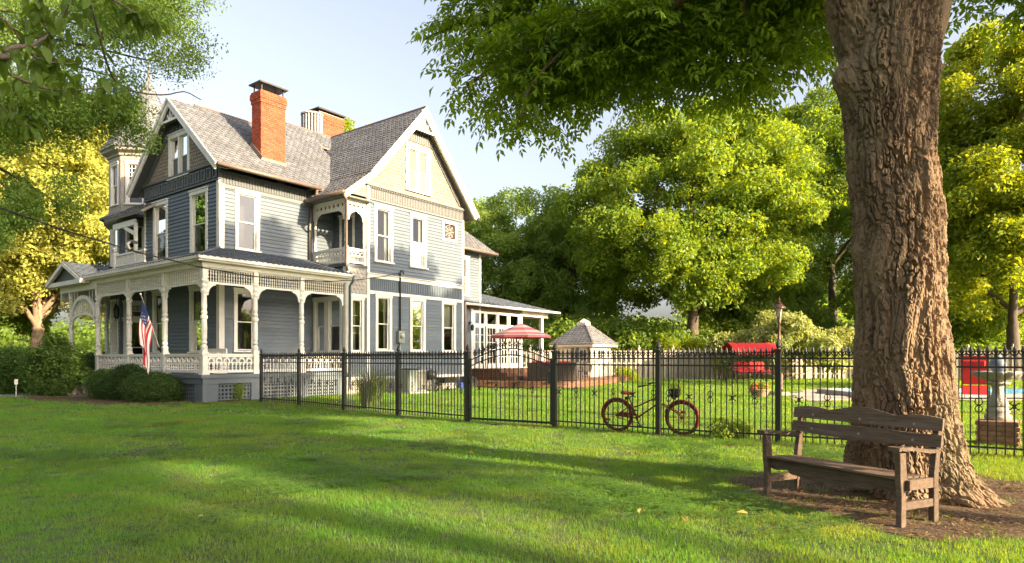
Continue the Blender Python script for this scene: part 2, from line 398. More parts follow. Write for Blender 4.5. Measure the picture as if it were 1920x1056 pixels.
def fish(fr, s0, s1, z0, z1, mt, ops=(), clip=None, w=.17, h=.145, name='shingles', base=True, parent=None):
    mb = MB(fr); z = z0; k = 0
    if base and not clip: mb.box(s0, s1, -.03, -.004, z0, z1)
    while z < z1-.02:
        a, b = (s0, s1) if not clip else clip(z+h/2)
        n = max(1, int((b-a)/w+.5)); ww = (b-a)/n; sh = ww/2 if k % 2 else 0
        for i in range(n+1 if sh else n):
            p = a+i*ww-sh; q = min(p+ww-.008, b); p = max(p, a)
            if q-p < .03: continue
            m = (p+q)/2
            if any(o[0] < m < o[1] and o[2] < z+h/2 < o[3] for o in ops): continue
            e = (q-p)*.3; d0 = .03+R.uniform(-.004, .004)
            mb.add([(p, .004, z+h+.03), (q, .004, z+h+.03), (q, d0, z+e), (q-e, d0, z), (p+e, d0, z), (p, d0, z+e),
                    (q, .0, z+e), (q-e, .0, z), (p+e, .0, z), (p, .0, z+e)], [(0, 1, 2, 3, 4, 5), (2, 6, 7, 3), (3, 7, 8, 4), (4, 8, 9, 5)])
        z += h; k += 1
    return mb.build(name, M[mt], parent or house, 'stuff')
def window(fr, s0, s1, z0, z1, lab=None, cas=.13, meet=.5, cur=1, room='room', name='window', dbl=False, depth=.7, lattice=False):
    mb = MB(fr); D = .055
    mb.box(s0, s0+cas, -.05, D, z0, z1-cas); mb.box(s1-cas, s1, -.05, D, z0, z1-cas)
    mb.box(s0-.02, s1+.02, -.05, D+.012, z1-cas, z1+.0); mb.box(s0-.05, s1+.05, -.02, D+.045, z1, z1+.045)
    m = (s0+s1)/2
    w = mb.build(name, M['white'], house)
    if lab: w['label'] = lab
    si = MB(fr); si.box(s0-.05, s1+.05, -.05, D+.06, z0-.06, z0+.0); si.build('sill', M['white'], w)
    cols = [(s0+cas, s1-cas)] if not dbl else [(s0+cas, m-.06), (m+.06, s1-cas)]
    if dbl: x = MB(fr); x.box(m-.06, m+.06, -.05, D, z0, z1-cas); x.build('mullion', M['white'], w)
    for a, b in cols:
        zm = z0+(z1-cas-z0)*meet; t = .05
        sa = MB(fr)
        for (c, e, d0) in ((z0, zm+.02, -.05), (zm-.02, z1-cas, -.02)):
            sa.box(a, a+t, d0-.03, d0, c, e); sa.box(b-t, b, d0-.03, d0, c, e); sa.box(a+t, b-t, d0-.03, d0, c, c+t*(1.3 if c == z0 else .8)); sa.box(a+t, b-t, d0-.03, d0, e-t*.8, e)
            if lattice and c > z0:
                for q in range(1, 4): x0 = a+(b-a)*q/4; sa.box(x0-.012, x0+.012, d0-.02, d0, c, e)
                for q in range(1, 5): y0 = c+(e-c)*q/5; sa.box(a, b, d0-.021, d0-.001, y0-.012, y0+.012)
        sa.build('sash', M['white'], w)
        for (c, e, d0) in ((z0, zm, -.065), (zm, z1-cas, -.035)):
            p = MB(fr); ti = R.uniform(-.006, .006); tj = R.uniform(-.004, .004)
            p.add([(a+.03, d0+ti, c+.03), (b-.03, d0-ti, c+.03), (b-.03, d0-ti+tj, e-.03), (a+.03, d0+ti+tj, e-.03)], [(0, 1, 2, 3)]); p.build('pane', M['glass'], w)
    it = MB(fr); a, b, c, e = s0+.06, s1-.06, z0+.02, z1-.06
    it.box(a, b, -depth-.02, -depth, c, e); it.box(a-.02, a, -depth, -.055, c, e); it.box(b, b+.02, -depth, -.055, c, e); it.box(a, b, -depth, -.055, c-.02, c); it.box(a, b, -depth, -.055, e, e+.02)
    it.build('interior', M[room], w)
    if cur:
        cu = MB(fr)
        for (p, q) in ((a+.02, a+(b-a)*.3), (b-(b-a)*.3, b-.02)) if cur == 1 else ((a+.02, b-.02),):
            n = max(8, int((q-p)*40)); vs = []
            for i in range(n+1):
                s = p+(q-p)*i/n; d = -.17+.025*math.sin(i*1.9)+.012*math.sin(i*4.1)
                vs += [(s, d, c+(.0 if cur == 1 else (e-c)*.45)), (s+.015*math.sin(i), d, e)]
            cu.add(vs, [(2*i, 2*i+2, 2*i+3, 2*i+1) for i in range(n)])
        cu.build('curtain', M['curtain'], w, smooth=True)
    return (s0+.03, s1-.03, z0-.03, z1-.02)
def ribs(fr, s0, s1, z0, z1, name='ribbed_band', step=.09, mt='rib', d=.03, caps=True):
    mb = MB(fr); mb.box(s0, s1, -.05, d-.02, z0, z1); n = int((s1-s0)/step)
    for i in range(n): x = s0+(i+.5)*(s1-s0)/n; mb.box(x-step*.3, x+step*.3, d-.02, d+.005, z0+.05, z1-.05)
    return mb.build(name, M[mt], house)
def trim(fr, s0, s1, z0, z1, d=.05, name='trim_board', mt='white', lo=-.03):
    mb = MB(fr); mb.box(s0, s1, lo, d, z0, z1); return mb.build(name, M[mt], house)
def roof_slope(name, e0, e1, r1, r0, row=.2, w=.27, mt='roof', th=.1, lab=None, shing=True, soff=True):
    """quad with its eave e0-e1 and ridge r0-r1 (local 3d); slab plus rows of tab shingles"""
    e0, e1, r1, r0 = map(Vector, (e0, e1, r1, r0)); n = (e1-e0).cross(r0-e0)
    if n.length < 1e-6: n = (e1-e0).cross(r1-e0)
    n.normalize()
    if n.z < 0: n = -n
    mb = MB(); q = [e0, e1, r1, r0]; vs = q+[p-n*th for p in q]
    mb.m = 0; mb.add(vs, [(0, 1, 2, 3)]); mb.m = 1; mb.add(vs, [(7, 6, 5, 4), (0, 4, 5, 1), (1, 5, 6, 2), (3, 7, 4, 0), (2, 6, 7, 3)])
    ro = mb.build(name, [M[mt], M['soffit']], house)
    if lab: ro['label'] = lab
    if shing:
        L = max((r0-e0).length, (r1-e1).length); nr = max(1, round(L/row)); sm = MB()
        for k in range(nr):
            t0 = k/nr; t1 = min(1, (k+1.25)/nr); a0 = e0.lerp(r0, t0); b0 = e1.lerp(r1, t0); a1 = e0.lerp(r0, t1); b1 = e1.lerp(r1, t1)
            up = ((a1-a0)+(b1-b0))*.5; along = b0-a0; ln = along.length
            if ln < .1: continue
            along = along/ln; m = max(1, round(ln/w)); ww = ln/m; up = up-along*up.dot(along); ul = up.length; up = up/ul if ul > 0 else up
            off = (k % 2)*.5
            lo = lambda p: 0
            for i in range(m+1):
                s0 = max(0, (i-off)*ww); s1 = min(ln, (i-off+1)*ww-.012)
                if s1-s0 < .05: continue
                c = min((s1-s0)*.28, .07); h0 = .028+R.uniform(0, .012)
                def P(s, u_, h):
                    f = s/ln; top = a1.lerp(b1, f)-a0.lerp(b0, f)
                    return a0+along*s+up*min(u_, ul)+n*h+(Vector((0, 0, 0)))
                x0 = s0; x1 = s1
                # keep the upper corners inside slanted sides
                tl = (a1-a0).dot(along); tr = (b1-b0).dot(along)
                u0 = max(x0, tl*(1) if x0 <= 1e-6 else x0); u1 = min(x1, ln+tr if x1 >= ln-.013 else x1)
                if u1 <= u0: u0 = u1 = (x0+x1)/2
                vv = [P(u0, ul, .004), P(u1, ul, .004), P(x1, c, h0), P(x1-c, 0, h0), P(x0+c, 0, h0), P(x0, c, h0),
                      P(x1, c, 0), P(x1-c, 0, 0), P(x0+c, 0, 0), P(x0, c, 0)]
                sm.add(vv, [(0, 1, 2, 3, 4, 5), (2, 6, 7, 3), (3, 7, 8, 4), (4, 8, 9, 5)])
        sm.build('shingles', M[mt], ro, 'stuff')
    return ro
def ridge_cap(a, b, mt='copper', r=.05):
    mb = MB(); mb.tube([a, b], r, 6); return mb.build('ridge_cap', M[mt], house)
def gutter(path, r=.075, mt='copper'):
    mb = MB(); mb.tube(path, r, 8); return mb.build('gutter', M[mt], house, smooth=True)

# ---- main block, left gable face (u = 1.79, facing the street) --------------------------------
UW, VW, VL = 1.79, 2.2, 8.39
FL = fr_left(UW); FR = fr_right(VW)
rz = lambda v: 8.73+.88*(v-1.56) if v < 5.33 else 8.73+.88*(9.1-v)
ops = [window(FL, 6.25, 7.54, 5.64, 8.14, cas=.15), window(FL, 3.02, 4.38, 5.64, 8.14, cas=.15),
       window(FL, 6.3, 7.59, 1.76, 4.36, cas=.15), window(FL, 3.14, 4.42, 1.76, 4.36, cas=.15)]
w = wall_core(FL, VW, VL, .3, 9.0, ops)
siding(FL, w, VW+.16, VL-.14, .93, 8.3, ops)
gop = window(FL, 4.42, 6.16, 8.95, 10.75, cas=.17, dbl=True, lab='paired attic window in the shaded street gable')
gclip = lambda z: (5.33-(rz(5.33)-.22-z)/.88, 5.33+(rz(5.33)-.22-z)/.88)
mb = MB(FL); mb.add([(2.4, -.06, 9.0), (8.26, -.06, 9.0), (5.33, -.06, 11.75)], [(0, 1, 2)]); mb.build('gable_backing', M['dark'], house)
fish(FL, 0, 0, 9.0, 10.75, 'beige', [gop], gclip)
z0 = 10.75; a, b = gclip(z0); mb = MB(FL); mb.prism([(a, z0), (b, z0), (5.33, 11.8)], -.03, .06)
for i in range(9): x = a+(b-a)*(i+.5)/9; mb.box(x-.04, x+.04, .06, .085, z0+.03, z0+.03+max(.05, .9*(1.1-abs(x-5.33)/((b-a)/2))*.9))
mb.build('gable_peak_panel', M['dark'], house)
# panelled frieze
mb = MB(FL); mb.box(VW-.04, VL, -.05, .05, 8.31, 8.98); mb.box(VW-.05, VL+.02, -.03, .12, 8.93, 9.02); mb.box(VW-.04, VL, -.03, .075, 8.31, 8.37)
mb.build('panel_band', M['dark'], house)
for i in range(14):
    x = VW+.22+i*.435; p = MB(FL); p.box(x-.16, x-.1, .05, .085, 8.42, 8.86); p.box(x+.1, x+.16, .05, .085, 8.42, 8.86); p.box(x-.1, x+.1, .05, .085, 8.8, 8.86); p.box(x-.1, x+.1, .05, .085, 8.42, 8.48); p.build('frieze_panel', M['dark'], house)
trim(FL, VW-.03, VW+.16, .93, 8.32, .045, 'corner_board'); trim(FL, VL-.14, VL+.02, .93, 8.32, .045, 'corner_board')
trim(FR, UW-.045, UW+.17, .93, 8.18, .045, 'corner_board')
# ---- main block, right face (v = 2.2) ----
ops = [window(FR, 2.4, 3.44, 5.78, 8.08, cas=.14, cur=0), window(FR, 2.35, 3.33, 1.8, 4.2, cas=.14, cur=0)]
w = wall_core(FR, UW+.05, 7.1, .3, 8.7, ops)
siding(FR, w, UW+.17, 5.98, .93, 8.05, ops)
siding(FR, w, 6.02, 7.1, 5.42, 8.05)
trim(FR, UW-.03, 6.0, 8.04, 8.16, .05, 'frieze_trim', 'rib'); ribs(FR, UW, 6.0, 8.16, 8.64, 'ribbed_band', .12, 'dark')
# other faces of the main block, seen only from the side
for fr, s0, s1 in ((fr_right(VL), UW+.06, 13.2),):
    mb = MB(); mb.box(UW+.06, 13.2, VL-.06, VL, .3, 8.7); mb.build('rear_wall', M['siding'], house)
# ---- main roof ----
RE, ZE, RZ = 1.3, 8.73, 12.047
roof_slope('roof', (RE, 1.56, ZE), (8.6, 1.56, ZE), (8.6, 5.33, RZ), (RE, 5.33, RZ), lab='street side main roof of grey slate with chimney')
roof_slope('roof', (RE, 9.1, ZE), (8.6, 9.1, ZE), (8.6, 5.33, RZ), (RE, 5.33, RZ))
roof_slope('roof', (6.2, 5.28, RZ-.04), (10.2, 5.28, RZ-.04), (10.2, 6.42, 13.02), (6.2, 6.42, 13.02), lab='higher rear roof of grey slate beside the chimney')
roof_slope('roof', (6.2, 9.1, 9.5), (10.2, 9.1, 9.5), (10.2, 6.42, 13.02), (6.2, 6.42, 13.02), shing=False)
mb = MB(); mb.prism([(0, 0)], 0, 0) if 0 else None
mb.add([(6.22, 5.28, RZ-.06), (6.22, 6.42, 13.0), (6.22, 9.1, 9.5), (6.22, 5.3, 9.0)], [(0, 1, 2, 3)]); mb.build('roof_gable_end', M['rib'], house)
ridge_cap((2.4, 5.33, RZ+.03), (6.6, 5.33, RZ+.03)); ridge_cap((6.2, 6.42, 13.04), (10.2, 6.42, 13.04))
gutter([(RE+.02, 1.5, ZE-.02), (5.9, 1.5, ZE-.02)])
def rake(fr, a, b, w=.24, d0=.36, d1=.5, name='rake_board', mt='white', o=0):
    a = Vector(a); b = Vector(b); t = (b-a).normalized(); n = Vector((t.y, -t.x))
    if n.y > 0: n = -n
    mb = MB(fr); mb.prism([tuple(a+n*o), tuple(b+n*o), tuple(b+n*(w+o)), tuple(a+n*(w+o))], d0, d1)
    return mb.build(name, M[mt], house)
for e in (1.56, 9.1):
    rake(FL, (e, ZE), (5.33, RZ), .26, .4, .475); rake(FL, (e, ZE), (5.33, RZ), .09, .475, .52, 'rake_moulding', o=-.02)
    s = 1 if e < 5 else -1
    mb = MB(FL); mb.prism([(e, ZE-.12), (e+s*.1, ZE-.12), (5.33, RZ-.22), (5.33, RZ-.12)], .0, .4); mb.build('soffit', M['dark'], house)
    rake(FL, (e+s*.72, ZE+.28), (5.33, RZ-.34), .2, .0, .07, 'inner_rake_board', 'dark')
# king-post ornament in the peak
def peak_ornament(fr, s, z, w, h, d):
    k = h/w
    mb = MB(fr); mb.prism([(s-w, z-h), (s+w, z-h), (s, z)], d, d+.05); mb.box(s-w*1.05, s+w*1.05, d-.02, d+.1, z-h-.1, z-h)
    o = mb.build('peak_panel', M['rib'], house)
    f = MB(fr); f.box(s-.03, s+.03, d+.05, d+.085, z-h, z-.2)
    for sg in (1, -1):
        f.prism([(s+sg*.04, z-h), (s+sg*.12, z-h), (s+sg*w*.42, z-h*.62), (s+sg*w*.36, z-h*.56)], d+.05, d+.08)
    f.build('carved_rays', M['white'], o)
    b = MB(fr); b.box(s-w*1.05, s+w*1.05, d+.05, d+.12, z-h-.1, z-h+.0); b.build('tie_beam', M['white'], o)
peak_ornament(FL, 5.33, RZ-.3, .62, .56, .3)
# ---- chimneys ----
def brick_stack(name, u0, u1, v0, v1, z0, z1, single, mt='brick'):
    mb = MB(); mb.box(u0+.012, u1-.012, v0+.012, v1-.012, z0, z1); ch = mb.build(name, M['mortar'], house)
    bl, bh = .228, .083; allb = MB(); nrow = int((z1-z0)/bh); bm = MB(); bm.box(-.5, .5, 0, 1, -.5, .5); bme = None
    for k in range(nrow):
        z = z0+k*bh; off = .5*(k % 2)
        ex = .0 if k < nrow-6 else (.03 if k < nrow-4 else .06 if k < nrow-1 else .03)
        for fr, s0, s1 in ((fr_right(v0), u0-ex, u1+ex), (fr_left(u0), v0-ex, v1+ex), (lambda s, d, zz: (u1+d, s, zz), v0-ex, v1+ex)):
            n = max(1, round((s1-s0)/bl)); ww = (s1-s0)/n
            for i in range(n+(1 if off else 0)):
                a = max(s0, s0+(i-off)*ww); b = min(s1, s0+(i-off+1)*ww)
                if b-a < .03: continue
                t = MB(fr) if single else allb; t.xf = fr; jx = R.uniform(-.004, .004)
                t.box(a+.006, b-.006, -.05, ex+.004+jx, z+.006, z+bh-.006)
                if single: t.build('brick', M[mt], ch)
    if not single: allb.xf = None; allb.build('bricks', M[mt], ch, 'stuff')
    return ch
ch = brick_stack('chimney', 3.75, 4.88, 2.56, 3.24, 9.5, 12.5, True); ch['label'] = 'tall red brick chimney on the street side slope'
mb = MB(); mb.box(3.8, 4.83, 2.61, 3.19, 12.46, 12.52)
for x in (3.8, 4.79):
    for y in (2.61, 3.15): mb.box(x, x+.04, y, y+.04, 12.5, 12.78)
mb.slab([(3.66, 2.47), (4.97, 2.47), (4.97, 3.33), (3.66, 3.33)], 12.78, 12.84); mb.build('chimney_hood', M['metal'], ch)
mb = MB(); mb.box(3.72, 4.91, 2.5, 2.545, 9.45, 9.72); mb.bar((3.715, 2.5, 9.62), (3.715, 3.3, 10.33), .03, .3); mb.build('flashing', M['copper'], ch)
c2 = brick_stack('chimney', 10.6, 12.2, 8.0, 8.9, 11.5, 14.95, False); c2['label'] = 'second red brick chimney behind the ridge'
mb = MB(); mb.slab([(10.5, 7.9), (12.3, 7.9), (12.3, 9.0), (10.5, 9.0)], 15.05, 15.13); mb.box(10.8, 12.0, 8.1, 8.8, 14.95, 15.05); mb.build('chimney_hood', M['metal'], c2)
mb = MB(); mb.lathe([(.44, 0), (.44, 1.25)], 16, (9.85, 7.6, 13.0)); lv = mb.build('roof_vent', M['metal'], house)
for i in range(20):
    q = 2*PI*i/20; s = MB(); s.cb((9.85+.5*math.cos(q), 7.6+.5*math.sin(q), 13.72), (.075, .075, 1.25)); s.build('slat', M['stone'], lv)
s = MB(); s.lathe([(.58, 0), (.58, .07)], 16, (9.85, 7.6, 14.34)); s.build('cap', M['stone'], lv)

# ---- wing (right face v = 0), gable facing the yard ------------------------------------------
FW = fr_right(0.0)
WL, WR, WM = 7.1, 13.29, 10.2
ops = [window(FW, 7.5, 8.57, 5.72, 8.14, cas=.15, cur=1), window(FW, 9.61, 10.68, 5.72, 8.14, cas=.15, cur=1),
       window(FW, 7.56, 8.5, 1.86, 4.28, cas=.14), window(FW, 9.61, 10.6, 1.84, 4.28, cas=.14), window(FW, 11.7, 12.72, 1.84, 4.28, cas=.14, cur=2)]
# leaded square window
mb = MB(FW); mb.box(11.74, 12.81, -.05, .06, 8.06, 8.2); mb.box(11.74, 12.81, -.05, .06, 7.22, 7.33); mb.box(11.74, 11.87, -.05, .06, 7.33, 8.06); mb.box(12.68, 12.81, -.05, .06, 7.33, 8.06)
lw = mb.build('stained_window', M['white'], house); lw['label'] = 'small square stained glass window'
p = MB(FW); p.box(11.87, 12.68, -.03, -.02, 7.33, 8.06); p.build('pane', mat('stained glass', (.07, .03, .02), (.02, .025, .03), 9, .12, .2, 14), lw)
le = MB(FW)
for r_ in (.08, .19, .3): le.tube([(12.275+r_*math.cos(q*PI/8), -.012, 7.695+r_*math.sin(q*PI/8)) for q in range(16)], .013, 4, close=True)
for q in range(8):
    c_, s_ = math.cos(q*PI/4), math.sin(q*PI/4); le.bar((12.275+.08*c_, -.012, 7.695+.08*s_), (12.275+.36*c_, -.012, 7.695+.34*s_), .022)
le.build('leading', M['stone'], lw); ops.append((11.8, 12.75, 7.27, 8.15))
w = wall_core(FW, WL, WR, .3, 9.1, ops)
siding(FW, w, WL+.13, WR-.13, .72, 4.27, ops); siding(FW, w, WL+.13, WR-.13, 5.14, 8.32, ops)
trim(FW, WL, WR, 4.27, 4.41, .065); ribs(FW, WL+.02, WR-.02, 4.41, 4.96, 'ribbed_band', .115, 'siding'); trim(FW, WL, WR, 4.96, 5.12, .07); trim(FW, WL-.02, WR+.03, 5.12, 5.15, .13)
trim(FW, WL-.02, WL+.13, .72, 8.9, .055, 'corner_board'); trim(FW, WR-.13, WR+.02, .72, 8.4, .055, 'corner_board')
trim(FW, 6.0, WR, .6, .72, .07, 'water_table'); trim(FW, WL-.1, WR+.05, 8.3, 8.36, .06, 'frieze_trim', 'rib')
ribs(FW, WL, WR, 8.36, 8.9, 'ribbed_band', .1, 'rib'); trim(FW, WL-.1, WR+.1, 8.88, 8.98, .13, 'belt_course', 'rib')
mb = MB(FW)
for i in range(60): x = WL+.05+i*(WR-WL-.1)/60; mb.box(x, x+.05, .03, .1, 8.8, 8.87)
mb.build('dentils', M['rib'], house, 'stuff')
gw = window(FW, 9.36, 10.94, 9.2, 11.25, cas=.17, dbl=True, lab='paired attic window in the sunlit yard gable')
ZR = 13.03
def zr_w(u): return ZR-1.21*(u-WM) if u > WM else ZR-1.105*(WM-u)
wclip = lambda z: (WM-(ZR-.42-z)/1.105, WM+(ZR-.42-z)/1.21)
mb = MB(FW); mb.add([(6.9, -.06, 8.9), (13.3, -.06, 8.9), (WM, -.06, 12.7)], [(0, 1, 2)]); mb.build('gable_backing', M['beige'], house)
fish(FW, 0, 0, 8.98, 11.45, 'beige', [gw], wclip)
a, b = wclip(11.45); mb = MB(FW); mb.prism([(a, 11.45), (b, 11.45), (WM, 12.7)], -.03, .05)
for i in range(14): x = a+(b-a)*(i+.5)/14; mb.box(x-.03, x+.03, .05, .075, 11.5, 11.5+1.0*(1-abs(x-WM)/((b-a)/2+.05)))
mb.build('gable_peak_panel', M['rib'], house)
roof_slope('roof', (6.95, -.5, 9.36), (6.95, 6.6, 9.36), (WM, 6.6, ZR), (WM, -.5, ZR), lab='grey slate slope of the yard gable')
roof_slope('roof', (13.95, -.5, 8.66), (13.95, 6.6, 8.66), (WM, 6.6, ZR), (WM, -.5, ZR))
roof_slope('roof', (5.5, -.5, 8.22), (5.5, 2.9, 8.22), (6.97, 2.9, 9.36), (6.97, -.5, 9.36), lab='lower flared roof over the small balcony')
ridge_cap((WM, -.5, ZR+.03), (WM, 6.5, ZR+.03))
mb = MB(); mb.bar((8.6, 3.3, 10.4), (9.9, 5.4, 12.15), .06, .05); mb.build('valley_flashing', M['metal'], house)
rake(FW, (6.95, 9.36), (WM, ZR), .3, .36, .475); rake(FW, (13.95, 8.66), (WM, ZR), .3, .36, .475); rake(FW, (5.5, 8.22), (6.97, 9.36), .26, .36, .475)
rake(FW, (6.95, 9.36), (WM, ZR), .09, .475, .52, 'rake_moulding', o=-.02); rake(FW, (13.95, 8.66), (WM, ZR), .09, .475, .52, 'rake_moulding', o=-.02)
for a, b, k in (((6.9, 9.3), (WM, ZR-.1), 1), ((13.95, 8.56), (WM, ZR-.1), -1)):
    mb = MB(FW); mb.prism([(a[0], a[1]-.02), (a[0]+k*.1, a[1]-.06), (WM, ZR-.22), (WM, ZR-.12)], .0, .37); mb.build('soffit', M['soffit'], house)
rk = MB(FW)
for sgn, sl in ((-1, 1.105), (1, 1.21)):
    for i in range(34):
        u_ = WM+sgn*(.28+i*.085); zt = ZR-.3-sl*abs(u_-WM)
        if zt-.32 > 9.0: rk.prism([(u_-.03, zt-.32), (u_+.03, zt-.32-sgn*sl*.06), (u_+.03, zt-sgn*sl*.06), (u_-.03, zt)], .03, .075)
rk.build('rake_ribs', M['rib'], house)
peak_ornament(FW, WM, ZR-.34, .62, .7, .3)
gutter([(5.46, -.55, 8.2), (5.46, 1.75, 8.2)], .08); gutter([(13.98, -.5, 8.6), (13.98, 1.5, 8.6)], .08)
# triangular panel beside the balcony roof
mb = MB(FW); mb.prism([(6.05, 8.35), (7.06, 8.35), (7.06, 9.2)], -.02, .04); mb.build('corner_panel', M['rib'], house)
# ---- wing left face below and the balcony ----
FB = fr_left(6.0)
bops = [window(FB, .22, 1.2, 1.78, 4.06, cas=.12, cur=0, room='roomw', lab='sun room window beside the porch corner'), window(FB, 1.24, 2.14, 1.78, 4.06, cas=.12, cur=0, room='roomw')]
w = wall_core(FB, .05, VW, .3, 5.3, bops); siding(FB, w, .12, VW, .93, 1.75, ()); siding(FB, w, .12, VW, 4.1, 5.25)
bo = [window(FW, 6.2, 6.92, 1.78, 4.05, cas=.11, cur=0, room='roomw', lab='narrow window at the porch end')]
w = wall_core(FW, 6.0, WL, .3, 5.35, bo); siding(FW, w, 6.05, WL-.02, .72, 1.72)
fish(FW, 6.1, WL-.02, 4.2, 5.32, 'grsh', w=.2, h=.17)
trim(FW, 5.96, 6.15, .9, 5.3, .05, 'corner_board'); trim(FB, -.05, .13, .9, 5.3, .05, 'corner_board'); trim(FW, 6.0, WL, 4.08, 4.2, .06)
mb = MB(FW)   # shelves with ornaments in the corner sun room
for z in (2.55, 3.3): mb.box(6.1, 6.95, -.6, -.25, z, z+.03)
mb.build('display_shelf', M['white'], house)
blue = mat('blue glass', (.04, .07, .25), None, 5, .2)
for (s_, z_, k) in ((6.35, 3.33, 1), (6.7, 2.58, .8)):
    mb = MB(); mb.lathe([(.01, 0), (.06*k, .02), (.09*k, .1*k), (.05*k, .2*k), (.07*k, .26*k)], 10, (s_, .4, z_)); mb.build('vase', blue, house, smooth=True)
# balcony
mb = MB(); mb.box(5.92, WL, -.06, VW, 5.3, 5.42); mb.build('balcony_floor', M['dark'], house)
mb = MB(); mb.box(5.6, WL+.1, -.3, VW, 8.12, 8.18); mb.build('balcony_ceiling', M['rib'], house)
FI = fr_left(WL)
w = wall_core(FI, .05, VW, 5.4, 8.2, []); siding(FI, w, .1, VW, 5.42, 8.1)
dw = window(FI, .75, 1.75, 5.5, 7.75, cas=.13, name='balcony_door', meet=.42, cur=0)
def post_turned(z0, z1, r=.075):
    mb = MB(); mb.box(-.09, .09, -.09, .09, z0, z0+.85); mb.box(-.085, .085, -.085, .085, z1-.5, z1)
    a, b = z0+.85, z1-.5; L = b-a; pr = []
    for t, k in ((0, 1), (.02, 1.15), (.05, 1.15), (.07, .7), (.1, 1.05), (.13, .75), (.16, .95), (.3, 1.0), (.42, .92), (.44, 1.2), (.47, 1.2), (.49, .8), (.52, 1.1), (.55, .8), (.6, .95), (.78, .85), (.8, 1.15), (.83, 1.15), (.85, .75), (.89, 1.05), (.93, .75), (.96, 1.1), (1, 1)):
        pr.append((r*k, a+L*t))
    mb.lathe(pr, 12); return mb
bp = MB(); bp.box(-.07, .07, -.07, .07, 5.42, 6.15); bp.lathe([(.06, 6.15), (.05, 6.3), (.065, 6.4), (.055, 6.5), (.06, 7.0), (.052, 7.4), (.06, 7.45)], 10); bp.box(-.065, .065, -.065, .065, 7.45, 8.14)
bpm = bp.mesh('balcony_post', M['white'])
for (x, y) in ((6.05, .05), (6.05, 2.12), (7.0, .05)): link('balcony_post', bpm, house, (x, y, 0))
def bracket_mesh(w=.32, h=.4, t=.05):
    mb = MB(); pts = [(0, 0), (0, -h)]
    for i in range(8): q = PI/2*i/7; pts.append((.05+(w-.05)*(1-math.cos(q)), -h+(h-.05)*math.sin(q)))
    pts.append((w, 0)); mb.add([(a, -t/2, b) for a, b in pts]+[(a, t/2, b) for a, b in pts], [tuple(range(len(pts))), tuple(range(2*len(pts)-1, len(pts)-1, -1))]+[(i, i+len(pts), (i+1) % len(pts)+len(pts), (i+1) % len(pts)) for i in range(len(pts))])
    mb.tube([(.07, -.03, -h*.3), (.07, .03, -h*.3)], .045, 8)
    return mb.mesh('bracket', M['white'])
BRK = bracket_mesh()
def to_axis(o, axis, sg):   # brackets run along +x locally; axis 'u' or 'v'
    o.rotation_euler = (0, 0, (0 if sg > 0 else PI) if axis == 'u' else (PI/2 if sg > 0 else -PI/2))
# balusters and arches (shared meshes)
def bal_mesh(h, r=.032):
    mb = MB(); mb.box(-r, r, -r, r, 0, h*.12); mb.lathe([(r, h*.12), (r*.55, h*.17), (r*1.15, h*.32), (r*1.2, h*.42), (r*.6, h*.52), (r, h*.56), (r*.55, h*.62), (r*.95, h*.72)], 8); mb.box(-r, r, -r, r, h*.72, h); return mb.mesh('baluster', M['white'])
def arch_mesh(w, h, t=.045):
    pts = []; n = 8
    out = [(-w/2, 0)]+[(-w/2*math.cos(PI*i/n), h*math.sin(PI*i/n)**.8) for i in range(1, n)]+[(w/2, 0)]; inn = [(x*.62, y*.68) for x, y in out]
    mb = MB(); m = n+1
    vs = [(x, y_, z) for y_ in (-t/2, t/2) for (x, z) in out+inn]
    f = []
    for i in range(n):
        f += [(i, i+1, m+i+1, m+i), (2*m+i, 3*m+i, 3*m+i+1, 2*m+i+1), (i, 2*m+i, 2*m+i+1, i+1), (m+i, m+i+1, 3*m+i+1, 3*m+i)]
    mb.add(vs, f); return mb.mesh('arch', M['white'])
BAL = bal_mesh(.24); ARC = arch_mesh(.25, .175); BALS = bal_mesh(.23, .025); ARCS = arch_mesh(.2, .15, .035)
def railing(axis, c, s0, s1, z0, z1, small=False, pitch=.28):
    fr = (lambda s, d, z: (s, c-d, z)) if axis == 'u' else (lambda s, d, z: (c-d, s, z))
    mb = MB(fr); mb.box(s0, s1, -.06, .06, z1-.07, z1); mb.box(s0, s1, -.04, .04, z1-.12, z1-.07); mb.box(s0, s1, -.045, .045, z0, z0+.09)
    zm = z0+.09+(.23 if small else .24); mb.box(s0, s1, -.025, .025, zm, zm+.035)
    ra = mb.build('railing', M['white'], house); n = max(2, round((s1-s0)/(pitch*(.75 if small else 1)))); st = (s1-s0)/n
    rot = (0, 0, 0) if axis == 'u' else (0, 0, PI/2)
    for i in range(n):
        s = s0+(i+.5)*st
        link('arch', ARCS if small else ARC, ra, fr(s, 0, zm+.033), rot)
        link('baluster', BALS if small else BAL, ra, fr(s-st*.24, 0, z0+.09), rot); link('baluster', BALS if small else BAL, ra, fr(s+st*.24, 0, z0+.09), rot)
    return ra
railing('v', 6.03, .12, 2.06, 5.47, 6.1, True); railing('u', .02, 6.12, 6.95, 5.47, 6.1, True)
